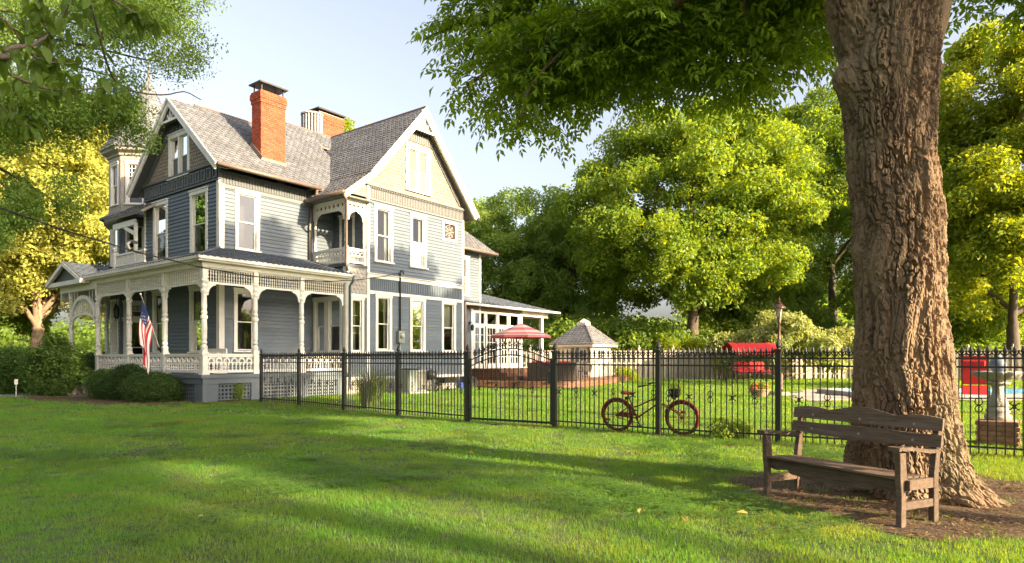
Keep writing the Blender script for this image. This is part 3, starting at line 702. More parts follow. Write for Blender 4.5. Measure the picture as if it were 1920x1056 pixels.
def pierced(axis, c, s0, s1, z0, z1, n):
    fr = (lambda s, d, z: (s, c-d, z)) if axis == 'u' else (lambda s, d, z: (c-d, s, z))
    mb = MB(fr); st = (s1-s0)/n; r_ = min(st, z1-z0)*.3; zc = (z0+z1)/2
    for i in range(n):
        cx = s0+(i+.5)*st; k = 16; inn = [(cx+r_*math.cos(2*PI*j/k), zc+r_*math.sin(2*PI*j/k)) for j in range(k)]
        outp = []
        for j in range(k):
            a = 2*PI*j/k; cc, ss = math.cos(a), math.sin(a); t = min((st/2)/max(abs(cc), 1e-6), ((z1-z0)/2)/max(abs(ss), 1e-6)); outp.append((cx+t*cc, zc+t*ss))
        vs = [(a, d, b) for d in (.03, -.03) for a, b in inn+outp]
        mb.add(vs, [(j, (j+1) % k, k+(j+1) % k, k+j) for j in range(k)]+[(2*k+j, 3*k+j, 3*k+(j+1) % k, 2*k+(j+1) % k) for j in range(k)]+[(j, 2*k+j, 2*k+(j+1) % k, (j+1) % k) for j in range(k)])
    mb.box(s0, s1, -.05, .05, z1, z1+.1); mb.box(s0, s1, -.04, .04, z0-.06, z0)
    return mb.build('pierced_frieze', M['white'], house)
pierced('v', 6.03, .1, 2.08, 7.72, 8.04, 7); pierced('u', .02, 6.1, 6.96, 7.72, 8.04, 4)
for (x, y, ax, sg) in ((6.03, 2.05, 'v', -1), (6.03, .12, 'v', 1), (6.12, .02, 'u', 1), (6.94, .02, 'u', -1)): to_axis(link('bracket', BRK, house, (x, y, 7.66)), ax, sg)
# ---- porch ------------------------------------------------------------------------------------
def slab_part(name, pts, z0, z1, mt): mb = MB(); mb.slab(pts, z0, z1); return mb.build(name, M[mt], house)
YE = 13.0
slab_part('porch_floor', [(-.12, -.12), (6.0, -.12), (6.0, VW-.02), (UW-.02, VW-.02), (UW-.02, VL+.1), (2.9, VL+.1), (2.9, YE), (-.12, YE)], .82, .94, 'skirt')
slab_part('porch_ceiling', [(-.05, -.05), (5.95, -.05), (5.95, VW-.02), (UW-.02, VW-.02), (UW-.02, VL+.1), (3.2, VL+.1), (3.2, YE), (-.05, YE)], 4.74, 4.8, 'soffit')
F0 = fr_left(0.0); FV = fr_right(0.0)
trim(F0, -.1, 8.8, .62, .82, .06, 'skirt_board', 'skirt'); trim(FV, -.06, 5.95, .62, .82, .06, 'skirt_board', 'skirt')
CU = [1.95, 3.91]; CV = [2.85, 5.79, 8.72]
def pier(s, fr, w=.42):
    mb = MB(fr); mb.box(s-w/2, s+w/2, -.12, .045, 0, .62); return mb.build('porch_pier', M['skirt'], house)
mb = MB(); mb.box(-.04, .5, -.04, .5, 0, .62); mb.build('porch_pier', M['skirt'], house)
for s in CU+[5.8]: pier(s, FV)
for s in CV: pier(s, F0)
def lattice(fr, s0, s1, z0=.04, z1=.6, st=.14):
    mb = MB(fr); mb.box(s0, s1, -.05, -.01, z1-.05, z1); mb.box(s0, s1, -.05, -.01, z0, z0+.05); mb.box(s0, s0+.05, -.05, -.01, z0+.05, z1-.05); mb.box(s1-.05, s1, -.05, -.01, z0+.05, z1-.05)
    n = round((s1-s0)/st); p = mb.build('lattice_panel', M['skirt'], house); k = MB(fr)
    for i in range(1, n): x = s0+(s1-s0)*i/n; k.box(x-.03, x+.03, -.045, -.025, z0+.05, z1-.05)
    m = round((z1-z0)/st)
    for i in range(1, m): z = z0+(z1-z0)*i/m; k.box(s0+.05, s1-.05, -.043, -.022, z-.03, z+.03)
    k.build('lattice_strips', M['skirt'], p); return p
for a, b in ((.5, 1.74), (2.16, 3.7), (4.12, 5.59)): lattice(FV, a, b)
for a, b in ((.5, 2.64), (3.06, 5.58), (6.0, 8.5)): lattice(F0, a, b)
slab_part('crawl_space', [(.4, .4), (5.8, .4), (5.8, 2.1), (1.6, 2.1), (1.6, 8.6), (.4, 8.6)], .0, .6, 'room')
PC = post_turned(.94, 4.74, .098); PCM = PC.mesh('porch_column', M['white'])
def column(u, v):
    c = link('porch_column', PCM, house, (u, v, 0)); b = MB(); b.box(u*0-.13, .13, -.13, .13, .94, 1.0); b.box(-.12, .12, -.12, .12, 1.62, 1.7); b.build('collar', M['white'], c)
    return c
cols = [(0.06, 0.06)]+[(s, .06) for s in CU]+[(.06, s) for s in CV]+[(.06, 11.59), (2.0, 12.9)]
for u, v in cols: column(u, v)
for a, b in ((.16, 1.85), (2.05, 3.81), (4.01, 5.92)): railing('u', .06, a, b, 1.0, 1.66)
for a, b in ((.16, 2.75), (2.95, 5.69), (5.89, 8.62)): railing('v', .06, a, b, 1.0, 1.66, pitch=.34)
# spindle friezes
def spin_mesh(h):
    mb = MB(); r_ = .02; pr = []
    for i in range(4):
        z = h*i/4; pr += [(r_*.5, z), (r_*1.35, z+h*.06), (r_*1.35, z+h*.15), (r_*.5, z+h*.22)]
    mb.lathe(pr, 6); return mb.mesh('spindle', M['white'])
SPN = spin_mesh(.46); SPD = spin_mesh(.46)
def frieze(axis, c, s0, s1, grid=False, z0=4.08, z1=4.62, pitch=.095):
    fr = (lambda s, d, z: (s, c-d, z)) if axis == 'u' else (lambda s, d, z: (c-d, s, z))
    mb = MB(fr); mb.box(s0, s1, -.035, .035, z0-.02, z0+.05); mb.box(s0, s1, -.035, .035, z1-.05, z1)
    if grid:
        for k in (1, 2, 3): mb.box(s0, s1, -.012, .012, z0+.04+k*.115-.012, z0+.04+k*.115+.012)
    f = mb.build('spindle_frieze', M['white'], house); n = round((s1-s0)/pitch)
    for i in range(n): link('spindle', SPN, f, fr(s0+(i+.5)*(s1-s0)/n, 0, z0+.045))
    for s, sg in ((s0, 1), (s1, -1)): b = link('bracket', BRK, f, fr(s, 0, z0-.02)); to_axis(b, axis, sg)
    return f
for a, b in ((.15, 1.86), (2.04, 3.82), (4.0, 5.9)): frieze('u', .06, a, b)
for a, b in ((.15, 2.76), (2.94, 5.7), (5.88, 8.63)): frieze('v', .06, a, b, True, pitch=.13)
# beams, cornice, gutter
trim(FV, -.06, 6.05, 4.62, 4.78, .06, 'porch_beam', lo=-.16); trim(F0, .0, 9.3, 4.62, 4.78, .06, 'porch_beam', lo=-.16)
trim(FV, -.3, 6.12, 4.78, 4.84, .3, 'porch_cornice', lo=-.1); trim(F0, -.1, 9.2, 4.78, 4.84, .3, 'porch_cornice', lo=-.1)
trim(FV, -.36, 6.16, 4.84, 4.95, .38, 'porch_gutter', lo=.28); trim(F0, -.38, 9.2, 4.84, 4.95, .36, 'porch_gutter', lo=.28)
roof_slope('porch_roof', (-.36, -.38, 4.93), (6.1, -.38, 4.93), (6.1, VW, 5.69), (UW, VW, 5.69), mt='roofb', row=.15, w=.22, th=.05)
roof_slope('porch_roof', (-.36, -.38, 4.93), (-.36, 10.2, 4.93), (UW, 10.2, 5.69), (UW, VW, 5.69), mt='roofb', row=.15, w=.22, th=.05)
mb = MB(); mb.tube([(-.36, -.38, 4.97), (UW, VW, 5.73)], .045, 6); mb.build('hip_cap', M['roofb'], house)
# entry gable at the far end
gv, gh, gz, gt = 11.15, 1.9, 4.86, 5.72
roof_slope('porch_roof', (-.45, gv-gh-.12, gz), (2.6, gv-gh-.12, gz), (2.6, gv, gt), (-.45, gv, gt), mt='roofb', row=.2, w=.27, th=.06, lab='blue grey shingled slope of the entry gable')
roof_slope('porch_roof', (-.45, gv+gh+.12, gz), (2.6, gv+gh+.12, gz), (2.6, gv, gt), (-.45, gv, gt), mt='roofb', row=.2, w=.27, th=.06)
mb = MB(F0); mb.prism([(gv-gh, gz), (gv+gh, gz), (gv, gt-.08)], .2, .25); mb.build('entry_gable_panel', M['dark'], house)
for sg in (-1, 1): rake(F0, (gv+sg*(gh+.12), gz-.02), (gv, gt), .17, .34, .46)
trim(F0, gv-gh-.15, gv+gh+.15, 4.68, 4.86, .4, 'entry_cornice', lo=.1); trim(F0, 8.6, 12.6, 4.42, 4.68, .05, 'porch_beam', lo=-.12)
# arch with pickets over the entry
mb = MB(F0); k = 14; s0, s1 = 8.85, 11.46; cx = (s0+s1)/2; w2 = (s1-s0)/2
o_ = [(cx-w2*math.cos(PI*i/k), 3.25+.98*math.sin(PI*i/k)) for i in range(k+1)]; i_ = [(cx-(w2-.13)*math.cos(PI*i/k), 3.2+.86*math.sin(PI*i/k)) for i in range(k+1)]
for i in range(k): mb.add([(*[o_[i][0]], .03, o_[i][1]), (o_[i+1][0], .03, o_[i+1][1]), (i_[i+1][0], .03, i_[i+1][1]), (i_[i][0], .03, i_[i][1]), (o_[i][0], -.08, o_[i][1]), (o_[i+1][0], -.08, o_[i+1][1]), (i_[i+1][0], -.08, i_[i+1][1]), (i_[i][0], -.08, i_[i][1])], [(0, 1, 2, 3), (7, 6, 5, 4), (0, 4, 5, 1), (3, 2, 6, 7)])
l_ = [(cx-(w2-.1)*math.cos(PI*i/k), 3.0+.42*math.sin(PI*i/k)) for i in range(k+1)]
for i in range(k): mb.bar((l_[i][0], -.03, l_[i][1]), (l_[i+1][0], -.03, l_[i+1][1]), .06, .07)
ar = mb.build('entry_arch', M['white'], house)
for i in range(1, 12):
    s = cx-w2+.1+(2*w2-.2)*i/12; q = math.acos(max(-1, min(1, (cx-s)/(w2-.12)))); q2 = math.acos(max(-1, min(1, (cx-s)/(w2-.1))))
    m = MB(F0); m.box(s-.035, s+.035, -.05, -.02, 3.0+.42*math.sin(q2), 3.2+.86*math.sin(q)); m.build('picket', M['white'], ar)
for s in (8.9, 9.2, 9.5, 10.8, 11.1, 11.4): m = MB(F0); m.box(s-.02, s+.02, -.04, -.01, 3.95, 4.45); m.build('picket', M['white'], ar)
fx = fr_right(12.9); trim(fx, .1, 2.0, 4.1, 4.7, .04, 'porch_beam', lo=-.08)
frz = MB(fx); frz.box(0, 2, -.03, .03, 3.75, 3.82); fz = frz.build('spindle_frieze', M['white'], house)
for i in range(18): link('spindle', SPN, fz, fx(.1+i*.11, 0, 3.7), None)
# steps at the entry
for i in range(4):
    mb = MB(); mb.box(-.5-.32*i, -.12-.32*i if i else .0, 9.0, 11.4, 0, .74-.2*i); mb.build('entry_step', M['conc'], house)
# ---- turret -----------------------------------------------------------------------------------
TC = Vector((3.5, 11.93)); AP = 1.5
def octv(ap, k): q = math.radians(22.5+45*k); r_ = ap/math.cos(math.radians(22.5)); return (TC.x+r_*math.cos(q), TC.y+r_*math.sin(q))
OV = [octv(AP, k) for k in range(8)]
for k in range(8):
    a = Vector(OV[k]); b = Vector(OV[(k+1) % 8]); mid = (a+b)/2-TC; side = (b-a).length
    flip = 1; t = (b-a).normalized(); nrm = Vector((t.y, -t.x))
    if nrm.dot(mid) < 0: a, b = b, a
    FT = fr_diag(a, b); ang = math.degrees(math.atan2(mid.y, mid.x)) % 360
    seen = 170 < ang < 285
    if seen:
        ops = []
        isL = abs(ang-180) < 5; isD = abs(ang-225) < 5
        m0 = side/2
        ops.append(window(FT, m0-.42, m0+.42, 8.75, 10.7, cas=.1, meet=.5, lattice=isD, cur=0))
        if isD:
            ops.append(window(FT, m0-.42, m0+.42, 5.7, 7.75, cas=.1, cur=0)); ops.append(window(FT, m0-.5, m0+.5, .98, 3.35, cas=.13, name='entry_door', meet=.46, cur=0, lab='front door with glass upper panel'))
            ops.append(window(FT, m0-.5, m0+.5, 3.4, 4.15, cas=.12, name='transom_window', meet=.5, cur=0, lattice=True))
        elif isL:
            ops.append(window(FT, m0-.42, m0+.42, 5.7, 7.85, cas=.1, cur=0)); ops.append(window(FT, m0-.42, m0+.42, 1.72, 4.25, cas=.1, cur=0, lattice=True, meet=.62))
        w = wall_core(FT, 0, side, .9, 11.0, ops, 'turret_wall'); siding(FT, w, .03, side-.03, .93, 7.6, ops, .2); 
        trim(FT, 0, side, 10.75, 11.05, .05, 'turret_frieze', 'soffit'); trim(FT, .0, .16, 8.5, 10.75, .04, 'corner_board', 'soffit'); trim(FT, side-.16, side, 8.5, 10.75, .04, 'corner_board', 'soffit')
        trim(FT, 0, side, 8.3, 8.7, .05, 'turret_panel', 'soffit')
    else:
        mb = MB(FT); mb.box(0, side, -.05, 0, .9, 11.0); mb.build('turret_wall', M['siding'], house)
def oct_ring(name, prof, mt, shing=0):
    mb = MB(); vs = []; n = len(prof)
    for ap, z in prof: vs += [(*octv(ap, k), z) for k in range(8)]
    mb.add(vs, [(i*8+k, i*8+(k+1) % 8, (i+1)*8+(k+1) % 8, (i+1)*8+k) for i in range(n-1) for k in range(8)]); return mb.build(name, M[mt], house)
oct_ring('turret_cornice', [(1.5, 10.95), (1.62, 11.0), (1.62, 11.1), (1.82, 11.2), (1.85, 11.34), (1.3, 11.36)], 'soffit')
oct_ring('turret_skirt_roof', [(1.52, 8.42), (1.9, 8.15), (1.9, 8.05), (1.5, 7.98)], 'roof'); oct_ring('turret_belt', [(1.5, 7.98), (1.75, 7.98), (1.72, 7.85), (1.5, 7.6)], 'dark')
for k in range(8):
    a0, a1 = octv(1.9, k), octv(1.9, k+1); m0, m1 = octv(1.35, k), octv(1.35, k+1)
    roof_slope('turret_roof', (*a0, 11.33), (*a1, 11.33), (*m1, 12.3), (*m0, 12.3), row=.24, w=.3, th=.03)
    roof_slope('turret_roof', (*m0, 12.28), (*m1, 12.28), (TC.x, TC.y, 15.3), (TC.x, TC.y, 15.3), row=.28, w=.3, th=.03)
mb = MB(); mb.lathe([(.07, 15.1), (.09, 15.3), (.03, 15.4), (.08, 15.5), (.01, 15.9)], 8, (TC.x, TC.y, 0)); mb.build('turret_finial', M['copper'], house)
# street balcony between turret and gable wall
roof_slope('balcony_roof', (1.15, 7.3, 7.75), (1.15, 11.0, 7.75), (2.3, 11.0, 8.55), (2.3, 7.3, 8.55), row=.18, lab='small shed roof over the street balcony')
FBa = fr_left(1.4); trim(FBa, 8.4, 10.6, 7.3, 7.55, .04, 'balcony_beam', lo=-.06)
rb = MB(FBa); rb.box(7.45, 10.5, -.05, .05, 6.08, 6.15); rb.box(7.45, 10.5, -.04, .04, 5.6, 5.66); ra = rb.build('railing', M['white'], house)
for i in range(22): m = MB(FBa); x = 7.55+i*.135; m.box(x-.035, x+.035, -.02, .02, 5.66, 6.08); m.build('baluster', M['white'], ra)
mb = MB(FBa); mb.box(10.3, 10.48, -.09, .09, 5.5, 6.25); mb.lathe([(.03, 6.25), (.05, 6.28), (.12, 6.4), (.1, 6.5), (.02, 6.55)], 10, (10.39, 0, 0)); mb.build('newel_post', M['white'], house)
mb = MB(FBa); mb.bar((8.45, -.02, 6.9), (9.6, -.02, 7.35), .06, .16); mb.bar((8.42, -.02, 5.6), (8.42, -.02, 7.4), .12); mb.build('balcony_brace', M['white'], house)
mb = MB(); mb.tube([(.9, 7.75, 6.05), (.8, 7.75, 6.3), (.95, 7.75, 6.45), (1.2, 7.75, 6.4)], .07, 7); mb.build('downspout_elbow', M['dark'], house)
# ---- rear extension and garden room -------------------------------------------------------------
FE = fr_right(1.5)
ops = [window(FE, 13.75, 14.95+.5, 4.9, 7.0, cas=.13)]
w = wall_core(FE, 13.2, 16.43, .3, 7.3, ops); siding(FE, w, 13.3, 16.33, .93, 7.2, ops); trim(FE, 16.3, 16.45, .93, 7.2, .05, 'corner_board')
mb = MB(); mb.box(16.36, 16.42, 1.55, 8, .3, 7.2); mb.build('rear_wall', M['siding'], house)
roof_slope('roof', (12.8, .9, 7.3), (17.2, .9, 7.3), (15.0, 4.2, 10.2), (12.8, 4.2, 10.2), lab='grey slate roof of the rear extension'); roof_slope('roof', (17.2, .9, 7.3), (17.2, 8, 7.3), (15.0, 8, 10.2), (15.0, 4.2, 10.2))
gutter([(12.9, .86, 7.28), (17.2, .86, 7.28)])
# french doors
def french(s0, s1, z0, z1):
    mb = MB(FE); t = .1
    mb.box(s0, s0+t, -.03, .05, z0, z1); mb.box(s1-t, s1, -.03, .05, z0, z1); mb.box(s0+t, s1-t, -.03, .05, z1-t, z1); mb.box(s0+t, s1-t, -.03, .05, z0, z0+.22)
    d = mb.build('french_door', M['white'], house); g = MB(FE); g.box(s0+t, s1-t, -.005, .002, z0+.22, z1-t); g.build('pane', M['glass'], d)
    m = MB(FE)
    for i in (1, 2): x = s0+t+(s1-s0-2*t)*i/3; m.box(x-.015, x+.015, -.015, .03, z0+.22, z1-t)
    for i in range(1, 5): z = z0+.22+(z1-z0-.22-t)*i/5; m.box(s0+t, s1-t, -.014, .028, z-.015, z+.015)
    m.build('muntins', M['white'], d); h = MB(FE); h.box(s1-t*.7, s1-t*.3, .05, .1, z0+.95, z0+1.1); h.build('handle', M['metal'], d)
FX0, FX1 = 15.8, 20.05
wd = (FX1-FX0)/4
for i in range(4): french(FX0+i*wd+.06, FX0+(i+1)*wd-.06, .98, 3.3)
for i in range(4):
    a, b = FX0+i*wd, FX0+(i+1)*wd; mb = MB(FE); mb.box(a, a+.12, -.03, .07, 3.42, 4.0); mb.box(b-.12, b, -.03, .07, 3.42, 4.0); mb.box(a, b, -.03, .07, 4.0, 4.12); mb.box(a, b, -.03, .07, 3.3, 3.42)
    t = mb.build('transom_window', M['white'], house); g = MB(FE); g.box(a+.12, b-.12, 0, .006, 3.42, 4.0); g.build('pane', M['glass'], t)
mb = MB(FE); mb.box(FX0-.2, FX0, -.05, .08, .9, 4.2); mb.box(FX1, FX1+.25, -.05, .08, .9, 4.2); mb.box((FX0+FX1)/2-.09, (FX0+FX1)/2+.09, -.04, .1, .98, 4.1); mb.build('door_casing', M['white'], house)
mb = MB(FE); mb.box(FX0-.3, FX1+.3, -.05, .05, 4.15, 4.36); mb.build('trim_board', M['copper'], house)
mb = MB(FE); mb.box(FX0-.1, FX1+.2, -2.6, -2.55, .9, 4.3); mb.box(FX0-.1, FX1+.2, -2.55, -.1, .9, .96); mb.build('interior_back', M['room'], house)
mb = MB(); mb.box(FX1+.18, FX1+.24, 1.55, 5, .3, 4.3); mb.build('rear_wall', M['siding'], house)
mb = MB(FE); mb.box(16.45, FX0+0, -.03, .02, .9, 4.2) if FX0 > 16.45 else None; mb.box(15.3, FX0-.2, .02, .03, 1, 4.1); mb.build('trim_board', M['siding'], house)
mb = MB(FE); mb.box(15.3, 22.7, -.1, .03, .3, .97); mb.build('garden_room_base', M['white'], house)
roof_slope('garden_room_roof', (14.2, .95, 4.42), (23.6, .95, 4.42), (18.5, 5.6, 5.9), (14.2, 5.6, 5.9), mt='roofb', row=.18, w=.25, lab='low blue grey roof over the french doors')
roof_slope('garden_room_roof', (23.6, .95, 4.42), (23.6, 9, 4.42), (18.5, 9, 5.9), (18.5, 5.6, 5.9), mt='roofb', row=.2, w=.3)
gutter([(14.3, .9, 4.38), (23.65, .9, 4.38)], .07, 'white')
mb = MB(); mb.box(20.3, 23.1, 1.45, 1.65, 4.05, 4.4); mb.box(22.95, 23.1, 1.65, 6, 4.05, 4.4); mb.build('porch_beam', M['white'], house); mb = MB(); mb.box(20.3, 23.3, 1.2, 8, 4.4, 4.43); mb.build('porch_ceiling', M['white'], house)
mb = MB(); mb.box(22.3, 22.5, 1.4, 1.6, .3, 4.1); mb.build('porch_post', M['white'], house)
mb = MB(FE); mb.box(15.42, 15.5, .02, .1, 3.3, 3.5); mb.tube([(15.46, .1, 3.4), (15.46, .25, 3.45), (15.46, .28, 3.3)], .015, 6); mb.lathe([(.03, 0), (.09, .08), (.1, .28), (.02, .36)], 8, (15.46, .28, 2.98)); mb.build('wall_lantern', M['metal'], house)
# foundation
mb = MB(FW); mb.box(6.0, WR, -.2, .02, 0, .6); fo = mb.build('foundation', M['mortar'], house)
for k in range(3):
    s = 6.0; z = .02+k*.195
    while s < WR-.05:
        L = min(R.uniform(.28, .6), WR-s); b = MB(FW); b.box(s+.012, s+L-.012, .0, .045+R.uniform(0, .02), z, z+.18); b.build('stone', M['stone'], fo, bev=.015); s += L
mb = MB(FE); mb.box(WR, 16.4, -.2, -.0, 0, .93); mb.build('foundation', M['stone'], house)
mb = MB(FW); mb.box(11.15, 11.75, .03, .09, .12, .55); cw = mb.build('cellar_window', M['white'], house); p = MB(FW); p.box(11.22, 11.68, .09, .095, .18, .5); p.build('pane', M['glass'], cw)
# downspouts, meter, lantern
def pipe(path, r=.05, mt='white', name='downspout'): mb = MB(); mb.tube(path, r, 8); return mb.build(name, M[mt], house, smooth=True)
pipe([(5.55, -.42, 8.15), (5.7, -.4, 7.95), (5.93, -.12, 7.7), (5.93, -.12, 5.35), (5.98, -.14, 5.1)], .055, 'copper')
pipe([(6.1, -.4, 4.9), (6.12, -.3, 4.65), (6.12, -.12, 4.5), (6.12, -.12, .5), (6.12, -.2, .2)], .05, 'siding')
pipe([(5.85, 2.14, 7.95), (5.75, 2.08, 7.1), (5.75, 2.08, 5.75)], .05, 'copper')
pipe([(13.42, .6, 4.3), (13.35, -.08, 4.35), (13.35, -.1, 4.2), (13.35, -.1, .4)], .07, 'copper'); pipe([(14.25, .75, 4.3), (13.9, .4, 4.05), (13.4, -.05, 4.1)], .06, 'copper')
pipe([(5.7, 1.5, 8.6), (5.78, 1.7, 8.45), (5.72, 1.35, 8.36)], .06, 'copper')
mb = MB(FW); mb.box(8.78, 9.12, .03, .2, 2.2, 2.72); mt_ = mb.build('electric_meter', M['acm'], house); x = MB(FW); x.lathe([(.09, 0), (.09, .08), (.05, .1)], 12); x.xf = None
g = MB(); g.lathe([(.1, 0), (.1, .09), (.06, .12)], 14); gm = g.build('meter_glass', M['stone'], mt_, loc=(8.95, -.2, 2.5), rot=(PI/2, 0, 0))
pipe([(8.95, -.09, .9), (8.95, -.09, 2.2)], .035, 'acm', 'conduit'); pipe([(8.95, -.09, 2.72), (8.95, -.09, 5.3), (8.95, -.14, 5.42), (8.95, -.26, 5.4), (8.95, -.3, 5.28)], .035, 'metal', 'service_mast')
mb = MB(); mb.lathe([(.05, 3.05), (.11, 3.15), (.13, 3.5), (.07, 3.62), (.02, 3.7)], 8, (1.2, 9.8, .2)); mb.tube([(1.2, 9.8, 3.9), (1.2, 9.8, 4.75)], .012, 5); mb.build('hanging_lantern', M['metal'], house)
# siding courses: the longest 290 as boards of their own, the rest joined
BOARDS.sort(key=lambda b: -b[0])
rest = {}
for i, (k, vs, f, w, m) in enumerate(BOARDS):
    if i < 290: t = MB(); t.add(vs, f); t.build('siding_board', m, w)
    else: rest.setdefault((w.name, m.name), (MB(), w, m))[0].add(vs, f)
for mb, w, m in rest.values(): mb.build('siding_boards', m, w, 'stuff')
# ---------------------------------------------------------------- ground and paving
def sheet(name, pts, z, m, loc=(0, 0, 0)):
    mb = MB(); mb.add([(x, y, z) for x, y in pts], [tuple(range(len(pts)))]); return mb.build(name, m, kind='structure')
def wobble(pts, n=8, a=.15, seed=1):
    r = random.Random(seed); out = []
    for i, p in enumerate(pts):
        q = pts[(i+1) % len(pts)]
        for k in range(n): t = k/n; out.append((p[0]+(q[0]-p[0])*t+r.uniform(-a, a), p[1]+(q[1]-p[1])*t+r.uniform(-a, a)))
    return out
soil = mat('lawn soil', (.045, .085, .016), (.075, .09, .025), 1.3, .95, .6, 60, dirt=(.12, .085, .04))
mulchm = mat('leaf litter', (.105, .062, .034), (.055, .034, .02), 9, .95, .8, 45, dirt=(.16, .11, .06))
g = sheet('ground', [(-250, -120), (250, -120), (250, 350), (-250, 350)], 0, soil)
def hpts(l): return [tuple(hw(u, v).xy) for u, v in l]
TREE_PATCH = wobble([(2.75, 8.2), (3.8, 8.6), (5.4, 8.5), (6.3, 7.6), (6.4, 5.9), (4.9, 5.0), (3.3, 5.45), (2.75, 6.6)], 6, .16, 3)
HOUSE_PATCH = wobble(hpts([(-1.1, -.7), (2.6, -.6), (2.4, .2), (.5, .5), (.4, 8.6), (-3.2, 8.6), (-3.0, 2.0)]), 5, .18, 4)
sheet('mulch_bed', TREE_PATCH, .006, mulchm); sheet('planting_bed', HOUSE_PATCH, .008, mulchm)
FPOSTS = [(-8.49, 22.06), (-6.74, 20.6), (-4.82, 18.7), (-2.96, 16.95), (-1.04, 15.26), (.923, 14.08), (2.82, 12.54), (4.68, 11.44), (6.75, 10.15), (8.75, 8.9), (10.75, 7.65), (12.75, 6.4)]
strip = [(x-.12, y-.16) for x, y in FPOSTS]+[(x+.1, y+.14) for x, y in reversed(FPOSTS)]
sheet('fence_edging_strip', wobble(strip, 3, .05, 5), .005, mulchm)
walk = [(-30, 25.6), (-17.0, 25.2), (-16.0, 26.2), (-17.2, 27.0), (-30, 27.2)]
pave = mat('concrete walk', (.3, .28, .25), (.24, .225, .2), 2, .9, .3, 30)
sheet('walkway', walk, .012, pave)
patiom = mat('patio stone', (.42, .35, .3), (.34, .28, .24), 2.2, .9, .3, 20, dirt=(.3, .25, .22))
# patio with joints, pool with coping
PAT = [(10.2, 22.9), (11.3, 26.8), (14.5, 31.5), (30, 31.5), (30, 22.9)]
pat = sheet('patio', PAT, .014, mat('patio joint', (.2, .17, .14), None, 5, .95))
pm = MB(); pm.box(-.5, .5, -.5, .5, -.01, .012); pme = pm.mesh('paving_stone', patiom, bev=.008)
def inside(pt, poly):
    x, y = pt; c = False; n = len(poly)
    for i in range(n):
        x1, y1 = poly[i]; x2, y2 = poly[i-1]
        if (y1 > y) != (y2 > y) and x < (x2-x1)*(y-y1)/(y2-y1)+x1: c = not c
    return c
POOL = (13.6, 25.0, 24.3, 28.2)       # x0, x1, y0, y1
for i in range(-2, 30):
    for j in range(14):
        x, y = 10.3+i*.66+(j % 2)*.3, 23.25+j*.66
        if inside((x, y), PAT) and x < 19 and not (POOL[0]-.7 < x < POOL[1]+.7 and POOL[2]-.7 < y < POOL[3]+.7):
            o = link('paving_stone', pme, pat, (x, y, .02)); o.scale = (.64, .64, 1)
pl = thing('swimming_pool', 'blue swimming pool with pale coping behind the trunk and fountain', 'pool', (POOL[0], POOL[2], 0))
water = bpy.data.materials.new('pool water'); water.use_nodes = True; b_ = water.node_tree.nodes['Principled BSDF']
b_.inputs['Base Color'].default_value = (.10, .42, .55, 1); b_.inputs['Roughness'].default_value = .08
wno = water.node_tree.nodes.new('ShaderNodeTexNoise'); wno.inputs['Scale'].default_value = 3; wbp = water.node_tree.nodes.new('ShaderNodeBump'); wbp.inputs['Strength'].default_value = .15
water.node_tree.links.new(wno.outputs[0], wbp.inputs['Height']); water.node_tree.links.new(wbp.outputs[0], b_.inputs['Normal'])
mb = MB(); lx, ly = POOL[1]-POOL[0], POOL[3]-POOL[2]; mb.box(0, lx, 0, ly, .02, .1); mb.build('water', water, pl)
tile = mat('pool tile', (.2, .5, .62), (.12, .4, .55), 12, .3)
for i in range(int(lx/.6)+1):
    for yy, w_ in ((-.22, .4), (ly+.22, .4)): m = MB(); m.cb((i*.6+.3, yy, .12), (.585, w_, .13)); m.build('coping_stone', M['conc'], pl, bev=.01)
mb = MB(); mb.box(-.4, 0, 0, ly, .02, .19); mb.box(lx, lx+.4, 0, ly, .02, .19); mb.build('coping', M['conc'], pl)
mb = MB(); mb.box(0, lx, ly-.03, ly, .1, .18); mb.build('waterline_tile', tile, pl)

# ---------------------------------------------------------------- iron fence and gate
pk = MB(); pk.box(-.009, .009, -.009, .009, .05, 1.53); PKM = pk.mesh('picket', M['iron'])
fi = MB(); fi.lathe([(.009, 1.52), (.026, 1.535), (.026, 1.55), (.011, 1.56), (.032, 1.605), (.025, 1.635), (.002, 1.7)], 6)
for sg in (1, -1): fi.tube([(sg*.008, 0, 1.555), (sg*.036, 0, 1.56), (sg*.052, 0, 1.59), (sg*.042, 0, 1.617), (sg*.03, 0, 1.605)], .009, 4)
FIM = fi.mesh('finial', M['iron'])
sc = MB()
for sg in (1, -1):
    for s2 in (1, -1): sc.tube([(sg*.008, 0, .78+s2*.0), (sg*.03, 0, .78+s2*.025), (sg*.05, 0, .78+s2*.055), (sg*.06, 0, .78+s2*.045), (sg*.055, 0, .78+s2*.03)], .008, 4)
sc.box(-.02, .02, -.012, .012, .745, .815); SCM = sc.mesh('butterfly_scroll', M['iron'])
s8 = MB()
for sg in (1, -1):
    for zc in (.84, .73): s8.tube([(sg*.008, 0, zc+.05), (sg*.035, 0, zc+.04), (sg*.048, 0, zc), (sg*.035, 0, zc-.04), (sg*.008, 0, zc-.05)], .008, 4)
S8M = s8.mesh('loop_scroll', M['iron'])
po = MB(); po.box(-.045, .045, -.045, .045, 0, 1.62); po.box(-.06, .06, -.06, .06, 1.62, 1.66); po.lathe([(.03, 1.66), (.026, 1.68), (.05, 1.72), (.045, 1.755), (.01, 1.83)], 10); POM = po.mesh('fence_post', M['iron'], bev=0)
